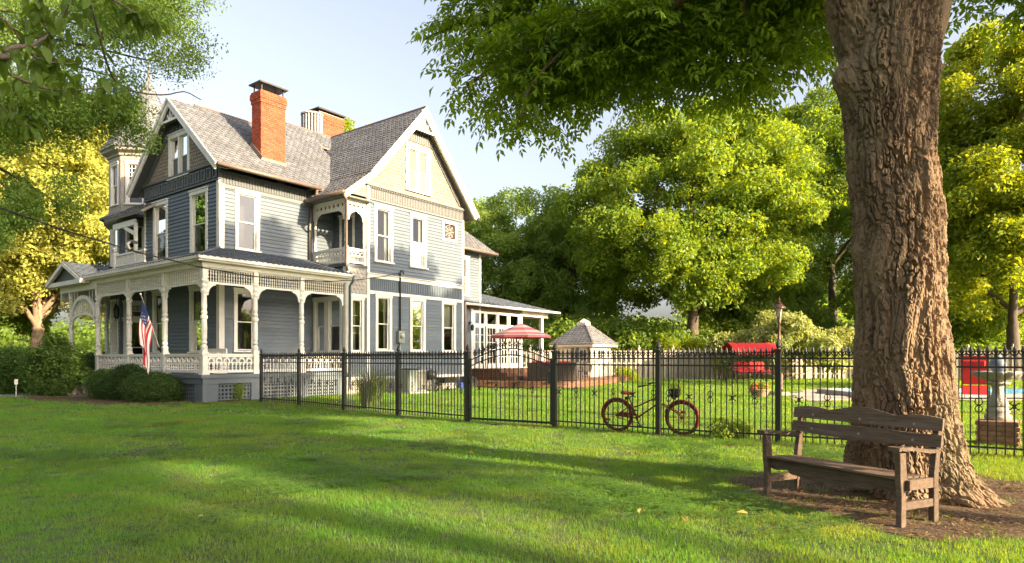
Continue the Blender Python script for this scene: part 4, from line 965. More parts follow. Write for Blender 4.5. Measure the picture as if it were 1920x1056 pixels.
def fence_run(root, base, a, b, n, ph=0, arch=None):
    a = Vector((*a, 0)); b = Vector((*b, 0)); d = b-a; L = d.length; d.normalize(); ang = math.atan2(d.y, d.x); a0 = a-base
    if not arch:
        for z in (1.5, 1.366, .15): mb = MB(); mb.bar(a0+Vector((0, 0, z)), a0+d*L+Vector((0, 0, z)), .024, .03); mb.build('fence_rail', M['iron'], root)
    for i in range(n):
        s = (i+1)*L/(n+1); p = a0+d*s; dz = arch(s/L) if arch else 0
        k = link('picket', PKM, root, p, (0, R.uniform(-.004, .004), ang)); k.scale = (1, 1, (1.53+dz)/1.53)
        f = link('finial', FIM, k, (0, 0, 1.53*(1-1/((1.53+dz)/1.53)) if dz else 0))
        f.scale = (1, 1, 1/((1.53+dz)/1.53))
        if (i+ph) % 4 == 1: link('butterfly_scroll' if (i+ph) % 8 == 1 else 'loop_scroll', SCM if (i+ph) % 8 == 1 else S8M, k)
    return ang
def iron_fence(posts, label, n=20, ph=0):
    base = Vector((*posts[0], 0)); t = thing('iron_fence', label, 'fence', base, 0, 'runs of black iron picket fence')
    for p in posts: link('fence_post', POM, t, Vector((*p, 0))-base, (0, 0, -.65))
    for i, (a, b) in enumerate(zip(posts, posts[1:])): fence_run(t, base, a, b, n+(1 if (Vector(a)-Vector(b)).length > 2.5 else 0), ph+i*3)
    return t
iron_fence(FPOSTS[:5], 'black iron picket fence running from the porch to the gate', 21)
iron_fence(FPOSTS[5:], 'black iron picket fence from the gate past the bicycle and behind the trunk', 21, 1)
ga, gb = Vector((*FPOSTS[4], 0)), Vector((*FPOSTS[5], 0)); gd = (gb-ga).normalized(); L = (gb-ga).length
gt_ = thing('iron_gate', 'black iron garden gate with arched top between two posts', 'gate', ga, 0)
archf = lambda t: .26*math.sin(PI*t)**1.0-.02
fence_run(gt_, ga, ga+gd*.1 if 0 else tuple((ga+gd*.09).xy), tuple((gb-gd*.09).xy), 17, 0, archf) if 0 else None
def gate():
    mb = MB()
    for z in (1.48, 1.34): mb.tube([gd*(.09+(L-.18)*i/14)+Vector((0, 0, z+archf(i/14)+.0)) for i in range(15)], .014, 5)
    mb.bar(gd*.09+Vector((0, 0, .1)), gd*(L-.09)+Vector((0, 0, .1)), .03, .05)
    mb.build('gate_rails', M['iron'], gt_)
    for s in (.09, L-.09): m = MB(); m.bar(gd*s+Vector((0, 0, .06)), gd*s+Vector((0, 0, 1.5)), .045); m.build('stile', M['iron'], gt_)
    m = MB(); m.bar(gd*(L-.12)+Vector((0, 0, .95)), gd*(L-.12)+Vector((0, 0, 1.2)), .07, .09); m.build('latch', M['iron'], gt_)
    for z in (.3, .95): m = MB(); m.bar(gd*.03+Vector((0, 0, z)), gd*.09+Vector((0, 0, z)), .04, .09); m.build('hinge', M['iron'], gt_)
gate()
fence_run(gt_, ga, tuple((ga+gd*.09).xy), tuple((gb-gd*.09).xy), 17, 0, archf)
# ---------------------------------------------------------------- tall board fence at the back of the yard
bd = MB(); bd.prism([(-.07, 0), (.07, 0), (.07, 1.98), (.04, 2.06), (-.04, 2.06), (-.07, 1.98)], -.011, .011); BDM = bd.mesh('board', M['wood'])
pp = MB(); pp.box(-.07, .07, -.07, .07, 0, 2.2); pp.box(-.1, .1, -.1, .1, 2.2, 2.25); pp.lathe([(.1, 2.25), (.05, 2.33), (.06, 2.38), (.01, 2.46)], 4); PPM = pp.mesh('fence_post', M['wood'])
def board_fence(a, b, label):
    a = Vector((*a, 0)); b = Vector((*b, 0)); d = b-a; L = d.length; ang = math.atan2(d.y, d.x)
    t = thing('wooden_fence', label, 'fence', a, ang, 'tall board fences round the yard'); n = int(L/.17)
    for i in range(n): o = link('board', BDM, t, (.08+i*.17, -.05 if i % 2 else .05, R.uniform(-.015, .015)), (0, R.uniform(-.006, .006), 0)); o.scale = (1.15, 1, 1)
    for z in (.35, 1.1, 1.8): m = MB(); m.box(0, L, -.035, .035, z, z+.09); m.build('fence_rail', M['wood'], t)
    for i in range(int(L/2.44)+1): link('fence_post', PPM, t, (i*2.44, 0, 0))
board_fence((4.2, 46.5), (24.0, 46.8), 'tall weathered board fence behind the playhouse and garden swing')
board_fence((24.0, 46.8), (41, 39.0), 'tall weathered board fence behind the swimming pool'); 
board_fence((-6, 46.2), (4.0, 46.4), 'tall board fence seen between the umbrella and the playhouse')
# ---------------------------------------------------------------- bench
bx = Vector((.66, -1.36, 0)).normalized(); brz = math.atan2(bx.y, bx.x); BL = 1.56
be = thing('bench', 'weathered brown wooden bench with scalloped back by the trunk', 'bench', (2.78, 7.15, 0), brz)
# local: x along the seat (far end to near end), +y towards the trunk
BD = .47
for x in (.0, BL):
    xo = .03 if x == 0 else -.03
    m = MB(); k = [(-.035, 0), (.035, 0), (.03, .3), (.045, .42), (.03, .66), (-.05, .66), (-.045, .42), (-.03, .3)]
    m.add([(x+xo-.028, y, z) for y, z in k]+[(x+xo+.028, y, z) for y, z in k], [tuple(range(8)), tuple(range(15, 7, -1))]+[(i, i+8, (i+1) % 8+8, (i+1) % 8) for i in range(8)]); m.build('front_leg', M['bench'], be, bev=.004)
    m = MB(); k = [(BD-.035, 0), (BD+.035, 0), (BD+.03, .42), (BD+.1, .94), (BD+.05, .95), (BD-.035, .44)]
    m.add([(x+xo-.028, y, z) for y, z in k]+[(x+xo+.028, y, z) for y, z in k], [tuple(range(6)), tuple(range(11, 5, -1))]+[(i, i+6, (i+1) % 6+6, (i+1) % 6) for i in range(6)]); m.build('back_leg', M['bench'], be, bev=.004)
    m = MB(); m.box(x+xo-.02, x+xo+.02, .03, BD-.03, .15, .22); m.build('stretcher', M['bench'], be, bev=.003)
    m = MB(); m.box(x+xo-.021, x+xo+.021, .035, BD-.035, .32, .41); m.build('side_rail', M['bench'], be, bev=.003)
    m = MB(); pts = []; n = 12
    for i in range(n+1):
        t = i/n; y = -.1+(BD+.12)*t; pts.append((y, .675+.02*math.sin(t*PI*1.6+.4)+.015*(t < .1), .055-.018*math.sin(t*PI)))
    vs = [(x+xo+sg*w_, y, z+h) for y, z, w_ in pts for sg, h in ((-1, -.016), (1, -.016), (1, .016), (-1, .016))]
    m.add(vs, [(0, 1, 2, 3), tuple(range(4*n+3, 4*n-1, -1))]+[(i*4+j, i*4+(j+1) % 4, i*4+4+(j+1) % 4, i*4+4+j) for i in range(n) for j in range(4)]); m.build('armrest', M['bench'], be)
for i in range(5): m = MB(); y = .0+i*.09; m.box(.06, BL-.06, y-.038, y+.038, .42-.004*i, .442-.004*i); m.build('seat_slat', M['bench'], be, bev=.004)
def backboard(name, top, bot, y0, lean):
    n = 36; m = MB(); vs = []
    for i in range(n+1):
        t = i/n; x = -.04+(BL+.08)*t
        for z in (bot(t), top(t)):
            y = y0+(z-.42)*lean
            vs += [(x, y-.013, z), (x, y+.013, z)]
    m.add(vs, [(0, 1, 3, 2), (4*n, 4*n+2, 4*n+3, 4*n+1)]+[f for i in range(n) for f in ((4*i, 4*i+4, 4*i+5, 4*i+1), (4*i+2, 4*i+3, 4*i+7, 4*i+6), (4*i, 4*i+2, 4*i+6, 4*i+4), (4*i+1, 4*i+5, 4*i+7, 4*i+3))]); m.build(name, M['bench'], be, bev=.0)
for x in (.22, BL/2, BL-.22):
    for z in (.73, .88): m = MB(); m.lathe([(.012, 0), (.012, .006)], 8); m.build('bolt', M['conc'], be, loc=(x, BD-.049+(z-.42)*.14, z), rot=(PI/2, 0, 0))
def scallop(t):
    if t < .3: return .925+.035*math.sin(PI*min(1, t/.3*.85+.12))
    if t > .7: return .925+.035*math.sin(PI*min(1, (1-t)/.3*.85+.12))
    return .94+.05*math.sin(PI*(t-.3)/.4)
backboard('top_rail', lambda t: scallop(t)+.01, lambda t: .835, BD-.035, .14); backboard('back_slat', lambda t: .80-.004*math.sin(t*9), lambda t: .665+.022*abs(math.cos(PI*t))**4+.012*math.sin(PI*t)*0, BD-.035, .14)
backboard('apron', lambda t: .42, lambda t: .30-.05*math.sin(PI*t)**2+(.0 if .2 < t < .8 else .03*math.cos(t*PI*5)**2), .03, 0)
# ---------------------------------------------------------------- bicycle
A = Vector((2.18, 13.42, 0)); B_ = Vector((3.33, 12.72, 0)); bd_ = (B_-A).normalized(); WB = (B_-A).length
bk = thing('bicycle', 'old red bicycle with a planter leaning on the iron fence', 'bicycle', A, math.atan2(bd_.y, bd_.x))
bk.rotation_euler = (math.radians(4), 0, math.atan2(bd_.y, bd_.x))
WR_ = .335
def wheel(x):
    m = MB(); m.tube([(x+WR_*.93*math.cos(2*PI*i/36), 0, WR_+WR_*.93*math.sin(2*PI*i/36)) for i in range(36)], .032, 8, close=True); w = m.build('wheel', M['bike'], bk, smooth=True)
    m = MB(); m.tube([(x+.285*math.cos(2*PI*i/30), 0, WR_+.285*math.sin(2*PI*i/30)) for i in range(30)], .014, 6, close=True); m.build('rim', M['bike'], w)
    m = MB(); 
    for i in range(28): a = 2*PI*i/28; b = a+(.5 if i % 2 else -.5); m.tube([(x+.03*math.cos(b), (.025 if i % 4 < 2 else -.025), WR_+.03*math.sin(b)), (x+.285*math.cos(a), 0, WR_+.285*math.sin(a))], .0025, 3)
    m.build('spokes', M['bike'], w); m = MB(); m.tube([(x, -.05, WR_), (x, .05, WR_)], .022, 8); m.build('hub', M['metal'], w)
    return w
wheel(0); wheel(WB)
for x in (0, WB):
    m = MB(); a0, a1 = (.15, 3.3) if x == 0 else (.35, 2.9); n = 16
    pts = [(a0+(a1-a0)*i/n) for i in range(n+1)]; vs = [(x+r_*math.cos(a), y, WR_+r_*math.sin(a)) for a in pts for y, r_ in ((-.035, .345), (0, .365), (.035, .345))]
    m.add(vs, [f for i in range(n) for f in ((3*i, 3*i+1, 3*i+4, 3*i+3), (3*i+1, 3*i+2, 3*i+5, 3*i+4))]); m.build('mudguard', M['bike'], bk, smooth=True)
BBx, BBz = .42, .29; hx, hz = .86, .78; sx, sz = .24, .72
m = MB(); T = lambda a, b, r=.015: m.tube([(a[0], 0, a[1]), (b[0], 0, b[1])], r, 8)
T((BBx, BBz), (sx+.02, sz)); T((BBx, BBz), (hx+.03, hz-.16), .017)
m.tube([(sx+.09, 0, .5), (.5, 0, .56), (.7, 0, .66), (hx, 0, hz-.06)], .015, 8)
T((hx-.01, hz+.02), (hx+.05, hz-.2), .019)
for y in (.05, -.05): m.tube([(BBx, y*.6, BBz), (0, y, WR_)], .011, 6); m.tube([(sx+.07, y*.3, .56), (0, y, WR_)], .009, 6)
m.build('frame', M['bike'], bk, smooth=True)
m = MB()
for y in (.05, -.05): m.tube([(hx+.05, y*.8, hz-.2), (hx+.1, y, .6), (WB-.04, y, .42), (WB, y, WR_)], .012, 6)
m.build('fork', M['bike'], bk, smooth=True)
m = MB(); m.tube([(hx-.01, 0, hz), (hx-.03, 0, hz+.12)], .013, 6)
for sg in (1, -1): m.tube([(hx-.03, 0, hz+.12), (hx, sg*.12, hz+.19), (hx-.06, sg*.24, hz+.22), (hx-.22, sg*.28, hz+.2)], .012, 6); m.tube([(hx-.16, sg*.28, hz+.205), (hx-.28, sg*.285, hz+.19)], .018, 6)
m.build('handlebar', M['metal'], bk, smooth=True)
m = MB(); vs = [(-.13, -.09, .78), (-.13, .09, .78), (-.03, .1, .775), (.07, .035, .765), (.15, .02, .77), (.15, -.02, .77), (.07, -.035, .765), (-.03, -.1, .775)]
m.add([(sx+x, y, z) for x, y, z in vs]+[(sx+x*.95, y*.85, z+.05+.015*(x < -.05)) for x, y, z in vs], [tuple(range(7, -1, -1)), tuple(range(8, 16))]+[(i, (i+1) % 8, (i+1) % 8+8, i+8) for i in range(8)]); m.build('saddle', M['seat'], bk, bev=.01)
m = MB(); m.lathe([(.035, .66), (.035, .72)], 10, (sx-.03, 0, 0)); m.tube([(sx+.015, 0, .68), (sx+.01, 0, .79)], .013, 6); m.build('saddle_springs', M['metal'], bk)
m = MB(); m.tube([(BBx+.09*math.cos(2*PI*i/20), -.045, BBz+.09*math.sin(2*PI*i/20)) for i in range(20)], .008, 5, close=True); m.bar((BBx, -.05, BBz), (BBx+.09, -.06, BBz-.14), .018); m.bar((BBx, .05, BBz), (BBx-.09, .06, BBz+.14), .018); m.cb((BBx+.09, -.1, BBz-.14), (.09, .08, .025)); m.cb((BBx-.09, .1, BBz+.14), (.09, .08, .025)); m.build('crank_set', M['metal'], bk)
m = MB(); m.tube([(BBx, -.045, BBz+.09), (0, -.045, WR_+.04)], .006, 4); m.tube([(BBx, -.045, BBz-.09), (0, -.045, WR_-.04)], .006, 4); m.build('chain', M['metal'], bk)
m = MB(); m.box(.06, .4, -.06, -.05, BBz+.05, BBz+.12); m.build('chain_guard', M['bike'], bk)
for x, z in ((-.2, .24), (WB+.03, WR_+.12)): m = MB(); m.cb((x, -.03, z), (.1, .012, .045)); m.build('reflector', M['red'], bk, rot=(0, .0, 0))
pot = tag(MB().lathe([(.07, 0), (.1, .03), (.12, .16), (.11, .17)], 12).build('planter_basket', M['metal'], loc=A+bd_*(WB-.14)+Vector((-.02, -.03, .73))), 'dark basket hung on the red bicycle handlebar', 'basket')
# ---------------------------------------------------------------- fountain on a brick plinth
fo = thing('fountain', 'pale stone fountain with scalloped bowl on a brick plinth', 'fountain', (8.43, 11.3, 0), math.radians(-38)); fo.scale = (.9, .9, 1)
m = MB(); m.box(-.3, .3, -.3, .3, 0, .43); pli = m.build('plinth', M['mortar'], fo)
bm_ = MB(); bm_.box(-.1, .1, -.05, .05, -.036, .036); 
for k in range(5):
    for s_ in range(4):
        q = s_*PI/2; off = (k % 2)*.11
        for i in range(3):
            x = -.21+i*.21+(off-.05)*.8; x = max(-.245, min(.245, x))
            o = MB(); o.box(x-.098, x+.098, -.325, -.27, .006+k*.086, .08+k*.086); o.build('brick', M['pink'], pli, bev=.006, rot=(0, 0, q))
m = MB(); n = 48; m.lathe([(.2, .43), (.22, .47), (.22, .5), (.17, .55), (.2, .58), (.19, .62), (.15, .66)], 24); m.build('foot', M['stone'], fo, smooth=True)
m = MB(); m.lathe([(.15, .66), (.17, .7), (.13, .8), (.09, .9), (.085, .98), (.11, 1.03)], 32, mod=lambda q, z: 1+.07*math.sin(q*9+z*14)); m.build('fluted_stem', M['stone'], fo, smooth=True)
m = MB(); m.lathe([(.1, 1.02), (.19, 1.06), (.2, 1.08), (.11, 1.09), (.12, 1.1), (.3, 1.16), (.41, 1.24), (.43, 1.275), (.4, 1.26), (.28, 1.19), (.05, 1.16)], 48, mod=lambda q, z: 1+(.05 if z > 1.1 else .03)*math.sin(q*12)); m.build('bowl', M['stone'], fo, smooth=True)
m = MB(); m.lathe([(.14, 1.16), (.14, 1.24), (.1, 1.27)], 14); m.ball((0, 0, 1.38), .14, 10); m.lathe([(.05, 1.5), (.07, 1.53), (.02, 1.56)], 10); m.build('finial_ball', mat('blue grey glaze', (.09, .12, .16), (.14, .17, .2), 6, .45, .2), fo, smooth=True)
# ---------------------------------------------------------------- lamp post
lp = thing('lamp_post', 'tall bronze garden lamp post in front of the yellow bush', 'lamp', (10.75, 26.2, 0))
m = MB(); m.box(-.3, .3, -.3, .3, 0, .16); m.build('stone_base', M['stone'], lp, bev=.02)
m = MB(); m.lathe([(.17, .16), (.17, .3), (.14, .36), (.15, .85), (.1, .95), (.075, 1.05), (.085, 1.1), (.06, 1.2), (.055, 2.2), (.075, 2.24), (.05, 2.3), (.045, 2.9), (.08, 2.96), (.05, 3.0), (.1, 3.12), (.05, 3.16)], 14); m.build('pole', M['lampm'], lp, smooth=True)
m = MB(); m.lathe([(.08, 3.16), (.14, 3.5), (.135, 3.52)], 8); m.build('lamp_glass', mat('lamp glass', (.6, .6, .55), None, 4, .2), lp)
m = MB()
for k in range(8): q = 2*PI*k/8; m.bar((.085*math.cos(q), .085*math.sin(q), 3.16), (.145*math.cos(q), .145*math.sin(q), 3.52), .02)
m.lathe([(.26, 3.5), (.25, 3.56), (.12, 3.68), (.07, 3.7), (.09, 3.74), (.03, 3.8), (.045, 3.84), (.01, 3.95)], 16); m.build('lamp_head', M['lampm'], lp)
# ---------------------------------------------------------------- garden swing
sw = thing('garden_swing', 'garden swing seat with red canopy and red cushions', 'swing', (14.7, 40.0, 0), math.radians(8))
m = MB()
for x in (-1.35, 1.35):
    for y in (-.75, .75): m.tube([(x, y, 0), (x*.93, y*.12, 1.95)], .035, 6)
m.tube([(-1.3, 0, 1.95), (1.3, 0, 1.95)], .035, 6); m.build('frame', M['metal'], sw)
m = MB(); vs = []; n = 12
for i in range(n+1):
    x = -1.5+3*i/n
    for y, z in ((-.95, 1.78), (-.85, 1.98), (.0, 2.45), (.85, 2.2), (.95, 2.0)): vs.append((x, y, z+.02*math.sin(i*2.1)-(.09*(i % 2) if z in (1.78,) else 0)))
m.add(vs, [(5*i+j, 5*i+5+j, 5*i+6+j, 5*i+1+j) for i in range(n) for j in range(4)]); m.build('canopy', M['red'], sw)
m = MB(); m.box(-1.05, 1.05, -.45, .25, .56, .62); m.build('seat_base', M['metal'], sw)
for i in range(3): m = MB(); m.cb((-.7+i*.7, -.1, .7), (.68, .68, .14)); m.build('cushion', M['red'], sw, bev=.04); m = MB(); m.cb((-.7+i*.7, .28, 1.02), (.68, .14, .6)); m.build('back_cushion', M['red'], sw, bev=.04, rot=(-.12, 0, 0))
m = MB()
for x in (-1.08, 1.08): m.tube([(x, -.4, .6), (x*1.1, 0, 1.95)], .012, 5); m.tube([(x, .25, .6), (x*1.1, 0, 1.95)], .012, 5); m.tube([(x, -.42, .62), (x, -.42, .85), (x, .3, .9)], .025, 6)
m.build('hanger', M['metal'], sw)
# ---------------------------------------------------------------- red lounge chair by the pool
lc = thing('lounge_chair', 'upright red slung lounge chair beside the pool', 'chair', (16.42, 23.15, 0), math.radians(-35)); lc.scale = (1.22, 1.1, .98)
m = MB(); m.add([(-.3, 0, .58), (.3, 0, .58), (.33, .16, 1.62), (-.33, .16, 1.62), (-.3, .03, .58), (.3, .03, .58), (.33, .19, 1.62), (-.33, .19, 1.62)], [(0, 1, 2, 3), (7, 6, 5, 4), (0, 3, 7, 4), (1, 5, 6, 2), (3, 2, 6, 7)]); m.build('back_sling', M['redmetal'], lc)
m = MB(); m.add([(-.3, 0, .55), (.3, 0, .55), (.3, -.5, .45), (-.3, -.5, .45)], [(0, 1, 2, 3)]); m.add([(-.3, -.5, .45), (.3, -.5, .45), (.3, -.75, .25), (-.3, -.75, .25)], [(0, 1, 2, 3)]); m.build('seat_sling', M['redmetal'], lc)
m = MB(); m.cb((0, .12, 1.3), (.56, .06, .3)); m.build('head_pillow', M['red'], lc, bev=.025)
m = MB()
for x in (-.36, .36): m.tube([(x, -.8, .22), (x, -.5, .45), (x, .0, .56), (x, .2, 1.66)], .016, 6); m.tube([(x, -.6, .03), (x, -.2, .35), (x, .1, .85), (x, -.35, .88)], .014, 6); m.tube([(x, .45, .03), (x, 0, .5), (x, -.3, .86)], .014, 6)
for y, z in ((-.6, .03), (.45, .03), (.2, 1.66)): m.tube([(-.36, y, z), (.36, y, z)], .015, 6)
m.build('frame', M['iron'], lc)
# ---------------------------------------------------------------- basket of flowers on the lawn
fb = thing('flower_basket', 'woven basket of red flowers on the grass by the lamp post', 'basket', (9.5, 25.0, 0))
wk = mat('pale wicker', (.36, .24, .15), (.25, .16, .1), 30, .8, .6, 60)
m = MB(); m.lathe([(.24, 0), (.26, .03), (.34, .22), (.4, .3), (.38, .32), (.3, .26)], 20, mod=lambda q, z: 1+.015*math.sin(q*20)); m.build('basket', wk, fb)
m = MB(); m.tube([(.35*math.cos(PI*i/12), 0, .3+.33*math.sin(PI*i/12)) for i in range(13)], .02, 6); m.build('handle', wk, fb)
fl = MB(); r = random.Random(5)
for i in range(34): p = Vector((r.uniform(-.3, .3), r.uniform(-.25, .25), r.uniform(.3, .5))); fl.ball(p, r.uniform(.04, .07), 4)
fl.build('blossoms', mat('red petals', (.55, .03, .02), (.6, .12, .05), 9, .6), fb, 'stuff')
# ---------------------------------------------------------------- deck and patio furniture
dk = thing('deck', 'low reddish timber deck in two levels outside the french doors', 'deck', (0, 33, 0))
DO = Vector((0, 33, 0)); DP = [(-3.6, 33.0), (2.2, 31.6), (3.3, 32.2), (5.2, 36), (7.6, 42.4), (6.4, 43.4), (.4, 44), (-3.6, 38)]
m = MB(); m.slab([(x, y-33) for x, y in DP], .05, .33); m.build('deck_base', M['deck'], dk)
for i in range(36):      # boards parallel to x
    y = 31.55+i*.34; xs = []
    ym = y+.16
    for (x1, y1), (x2, y2) in zip(DP, DP[1:]+DP[:1]):
        if (y1 > ym) != (y2 > ym): xs.append(x1+(x2-x1)*(ym-y1)/(y2-y1))
    if len(xs) >= 2: b = MB(); b.box(min(xs)-.05, max(xs)+.05, y-33, y-33+.325, .335, .37); b.build('deck_board', M['deck'], dk)
m = MB()
for (x1, y1), (x2, y2) in zip(DP[:5], DP[1:6]): m.bar((x1, y1-33-.02, .3), (x2, y2-33-.02, .3), .04, .12); m.bar((x1, y1-33-.015, .16), (x2, y2-33-.015, .16), .03, .12)
m.build('deck_fascia', M['deck'], dk)
du = thing('deck_steps', 'upper reddish timber landing at the french doors', 'steps', hw(15.0, .0), HROT)
for k, (v0, z) in enumerate(((-2.0, .56), (-1.5, .76), (-1.0, .95))):
    m = MB(); m.box(0, 5.6, v0, 1.4, z-.19 if k else .36, z); m.build('tread', M['deck'], du)
um = thing('patio_umbrella', 'red and cream striped patio umbrella on the deck', 'umbrella', (.46, 33.4, .37))
m = MB(); m.tube([(0, 0, 0), (0, 0, 2.85)], .025, 8); m.build('pole', M['lampm'], um); m = MB(); m.lathe([(.28, 0), (.26, .06), (.05, .1)], 14); m.build('base', M['metal'], um)
cream = mat('cream canvas', (.62, .5, .4), (.55, .44, .36), 6, .8); rosy = mat('red canvas', (.6, .16, .17), (.54, .13, .14), 6, .8)
m = MB(); rings = [(0, 2.92), (.3, 2.82), (.62, 2.69), (.95, 2.55), (1.25, 2.43), (1.5, 2.33), (1.58, 2.29), (1.58, 2.17)]
for i in range(len(rings)-1):
    m.m = i % 2
    a, b = rings[i], rings[i+1]
    for k in range(8):
        q, q2 = 2*PI*k/8+.2, 2*PI*(k+1)/8+.2; sag = lambda rr: .0
        vs = [(a[0]*math.cos(q), a[0]*math.sin(q), a[1]), (b[0]*math.cos(q), b[0]*math.sin(q), b[1]), (b[0]*math.cos(q2), b[0]*math.sin(q2), b[1]), (a[0]*math.cos(q2), a[0]*math.sin(q2), a[1])]
        if a[0] == 0: m.add(vs[:3], [(0, 1, 2)])
        else: m.add(vs, [(0, 1, 2, 3)])
m.build('canopy', [rosy, cream], um)
for k in range(8): q = 2*PI*k/8+.2; r_ = MB(); r_.tube([(.02*math.cos(q), .02*math.sin(q), 2.86), (1.55*math.cos(q), 1.55*math.sin(q), 2.27)], .01, 4); r_.tube([(.03*math.cos(q), .03*math.sin(q), 2.05), (.8*math.cos(q), .8*math.sin(q), 2.55)], .01, 4); r_.build('rib', M['metal'], um)
sf = thing('wicker_sofa', 'dark brown wicker sofa with red cushions on the deck', 'sofa', (1.95, 32.4, .37), math.radians(-6))
m = MB(); m.add([(-1.12, 0, 0), (1.12, 0, 0), (1.12, .12, 0), (-1.12, .12, 0), (-1.22, -.12, .92), (1.22, -.12, .92), (1.22, .02, .92), (-1.22, .02, .92)], [(0, 3, 2, 1), (4, 5, 6, 7), (0, 1, 5, 4), (1, 2, 6, 5), (2, 3, 7, 6), (3, 0, 4, 7)]); m.build('backrest', M['wicker'], sf, bev=.03)
for x in (-1.1, 1.1): m = MB(); m.box(x-.1, x+.1, .06, .85, 0, .62); m.build('arm', M['wicker'], sf, bev=.03)
m = MB(); m.box(-1, 1, .1, .85, 0, .32); m.build('seat_base', M['wicker'], sf)
for x in (-.66, 0, .66): m = MB(); m.cb((x, .48, .4), (.64, .72, .15)); m.build('seat_cushion', M['red'], sf, bev=.04); m = MB(); m.cb((x, .14, .76), (.64, .16, .46)); m.build('back_cushion', M['red'], sf, bev=.04)
dc = thing('patio_chair', 'black metal patio chair beside the wicker sofa', 'chair', (4.0, 35.6, .37), math.radians(200))
for x in (-.28, .28): m = MB(); m.tube([(x, -.28, 0), (x, -.3, .62), (x, .25, .62)], .02, 6); m.tube([(x, .28, 0), (x, .2, .4), (x, .34, .95)], .02, 6); m.build('side_frame', M['iron'], dc)
m = MB(); m.tube([(-.28, .34, .95), (.28, .34, .95)], .02, 6); m.build('top_bar', M['iron'], dc); m = MB(); m.box(-.27, .27, -.28, .22, .4, .44); m.build('seat', M['wicker'], dc); m = MB(); m.bar((-.27, .27, .6), (.27, .27, .6), .02, .3); m.build('back', M['wicker'], dc)
# ---------------------------------------------------------------- playhouse
ph = thing('playhouse', 'small cream garden playhouse with hipped shingle roof and cupola', 'playhouse', (4.79, 39.5, 0), HROT)
cre = mat('cream boards', (.6, .57, .47), (.53, .5, .41), 4, .7); PW = 2.5
m = MB(); m.box(0, PW, 0, PW, .0, .3); m.build('base', M['conc'], ph); m = MB(); m.box(.03, PW-.03, .03, PW-.03, .3, 2.25); pw_ = m.build('wall', cre, ph)
for i in range(14):
    s = .1+i*.178
    for fr in (fr_right(0.03), fr_left(0.03)): b = MB(fr); b.box(s-.078, s+.078, .0, .02, .3, 2.25); b.build('plank', cre, pw_)
def ph_win(fr, s0, s1, z0, z1, nx, nz):
    m = MB(fr); m.box(s0-.07, s0, .02, .05, z0-.07, z1+.07); m.box(s1, s1+.07, .02, .05, z0-.07, z1+.07); m.box(s0, s1, .02, .05, z1, z1+.07); m.box(s0, s1, .02, .05, z0-.07, z0)
    for i in range(1, nx): x = s0+(s1-s0)*i/nx; m.box(x-.012, x+.012, .03, .045, z0, z1)
    for i in range(1, nz): z = z0+(z1-z0)*i/nz; m.box(s0, s1, .031, .046, z-.012, z+.012)
    w = m.build('window', M['white'], ph); g = MB(fr); g.box(s0, s1, .022, .028, z0, z1); g.build('pane', mat('dark glass', (.04, .05, .055), None, 3, .08), w)
L_, R_ = fr_left(.03), fr_right(.03)
ph_win(L_, .32, .75, 1.35, 2.0, 2, 3); ph_win(R_, .95, 1.4, 1.45, 2.0, 2, 2); ph_win(L_, .2, .5, .5, 1.1, 2, 2)
for s in (.2, .95, 1.3): m = MB(L_); m.box(s-.09, s+.09, .02, .045, 1.25, 2.15); m.build('shutter', M['siding'], ph)
m = MB(L_); m.box(1.5, 2.2, .02, .04, .35, 2.1); m.build('door', M['white'], ph)
m = MB(); m.box(-.32, PW+.32, -.32, PW+.32, 2.22, 2.36); m.build('fascia', M['white'], ph)
house_keep = house; house = ph; ap = (PW/2, PW/2)
for a, b in (((-.36, -.36), (PW+.36, -.36)), ((-.36, PW+.36), (-.36, -.36)), ((PW+.36, -.36), (PW+.36, PW+.36)), ((PW+.36, PW+.36), (-.36, PW+.36))):
    t0 = Vector(a).lerp(Vector(ap), .82); t1 = Vector(b).lerp(Vector(ap), .82)
    roof_slope('roof', (*a, 2.36), (*b, 2.36), (*t1, 3.6), (*t0, 3.6), row=.22, w=.26, th=.03)
house = house_keep
m = MB(); m.box(PW/2-.3, PW/2+.3, PW/2-.3, PW/2+.3, 3.5, 3.78); m.lathe([(.42, 3.78), (.38, 3.84), (.02, 4.0)], 4, (PW/2, PW/2, 0)); m.build('cupola', M['white'], ph)
for s in ((-.33, -.33), (PW+.33, -.33)): m = MB(); m.tube([(*s, 2.4), (*Vector(s).lerp(Vector(ap), .82), 3.64)], .03, 5); m.build('hip_cap', M['copper'], ph)
# ---------------------------------------------------------------- things along the house wall
ac = thing('air_conditioner', 'pale green outdoor air conditioning unit by the house wall', 'air conditioner', hw(7.9, -1.75), HROT)
m = MB(); m.box(-.1, 1.2, -.15, 1.05, 0, .08); m.build('pad', M['conc'], ac); m = MB(); m.box(0, 1.05, 0, .9, .08, 1.0); body = m.build('casing', M['acm'], ac, bev=.02)
for i in range(9): m = MB(); m.box(-.012, .0, .06+i*.088, .12+i*.088, .15, .95); m.build('rib', M['acm'], ac)
for i in range(14): m = MB(); m.box(.5, 1.0, -.018, .0, .16+i*.056, .19+i*.056); m.build('louvre', M['brown'], ac)
m = MB(); m.lathe([(.38, 0), (.4, .03), (.38, .06)], 20, (.52, .45, 1.0)); m.build('fan_guard', M['metal'], ac)
gr = thing('kettle_grill', 'black kettle barbecue grill beside the air conditioning unit', 'grill', hw(9.75, -1.2))
m = MB(); m.ball((0, 0, .75), .29, 12, (1, 1, .85)); m.build('kettle', M['iron'], gr, smooth=True); m = MB(); m.tube([(-.06, 0, 1.0), (0, 0, 1.06), (.06, 0, 1.0)], .012, 5); m.build('lid_handle', M['metal'], gr)
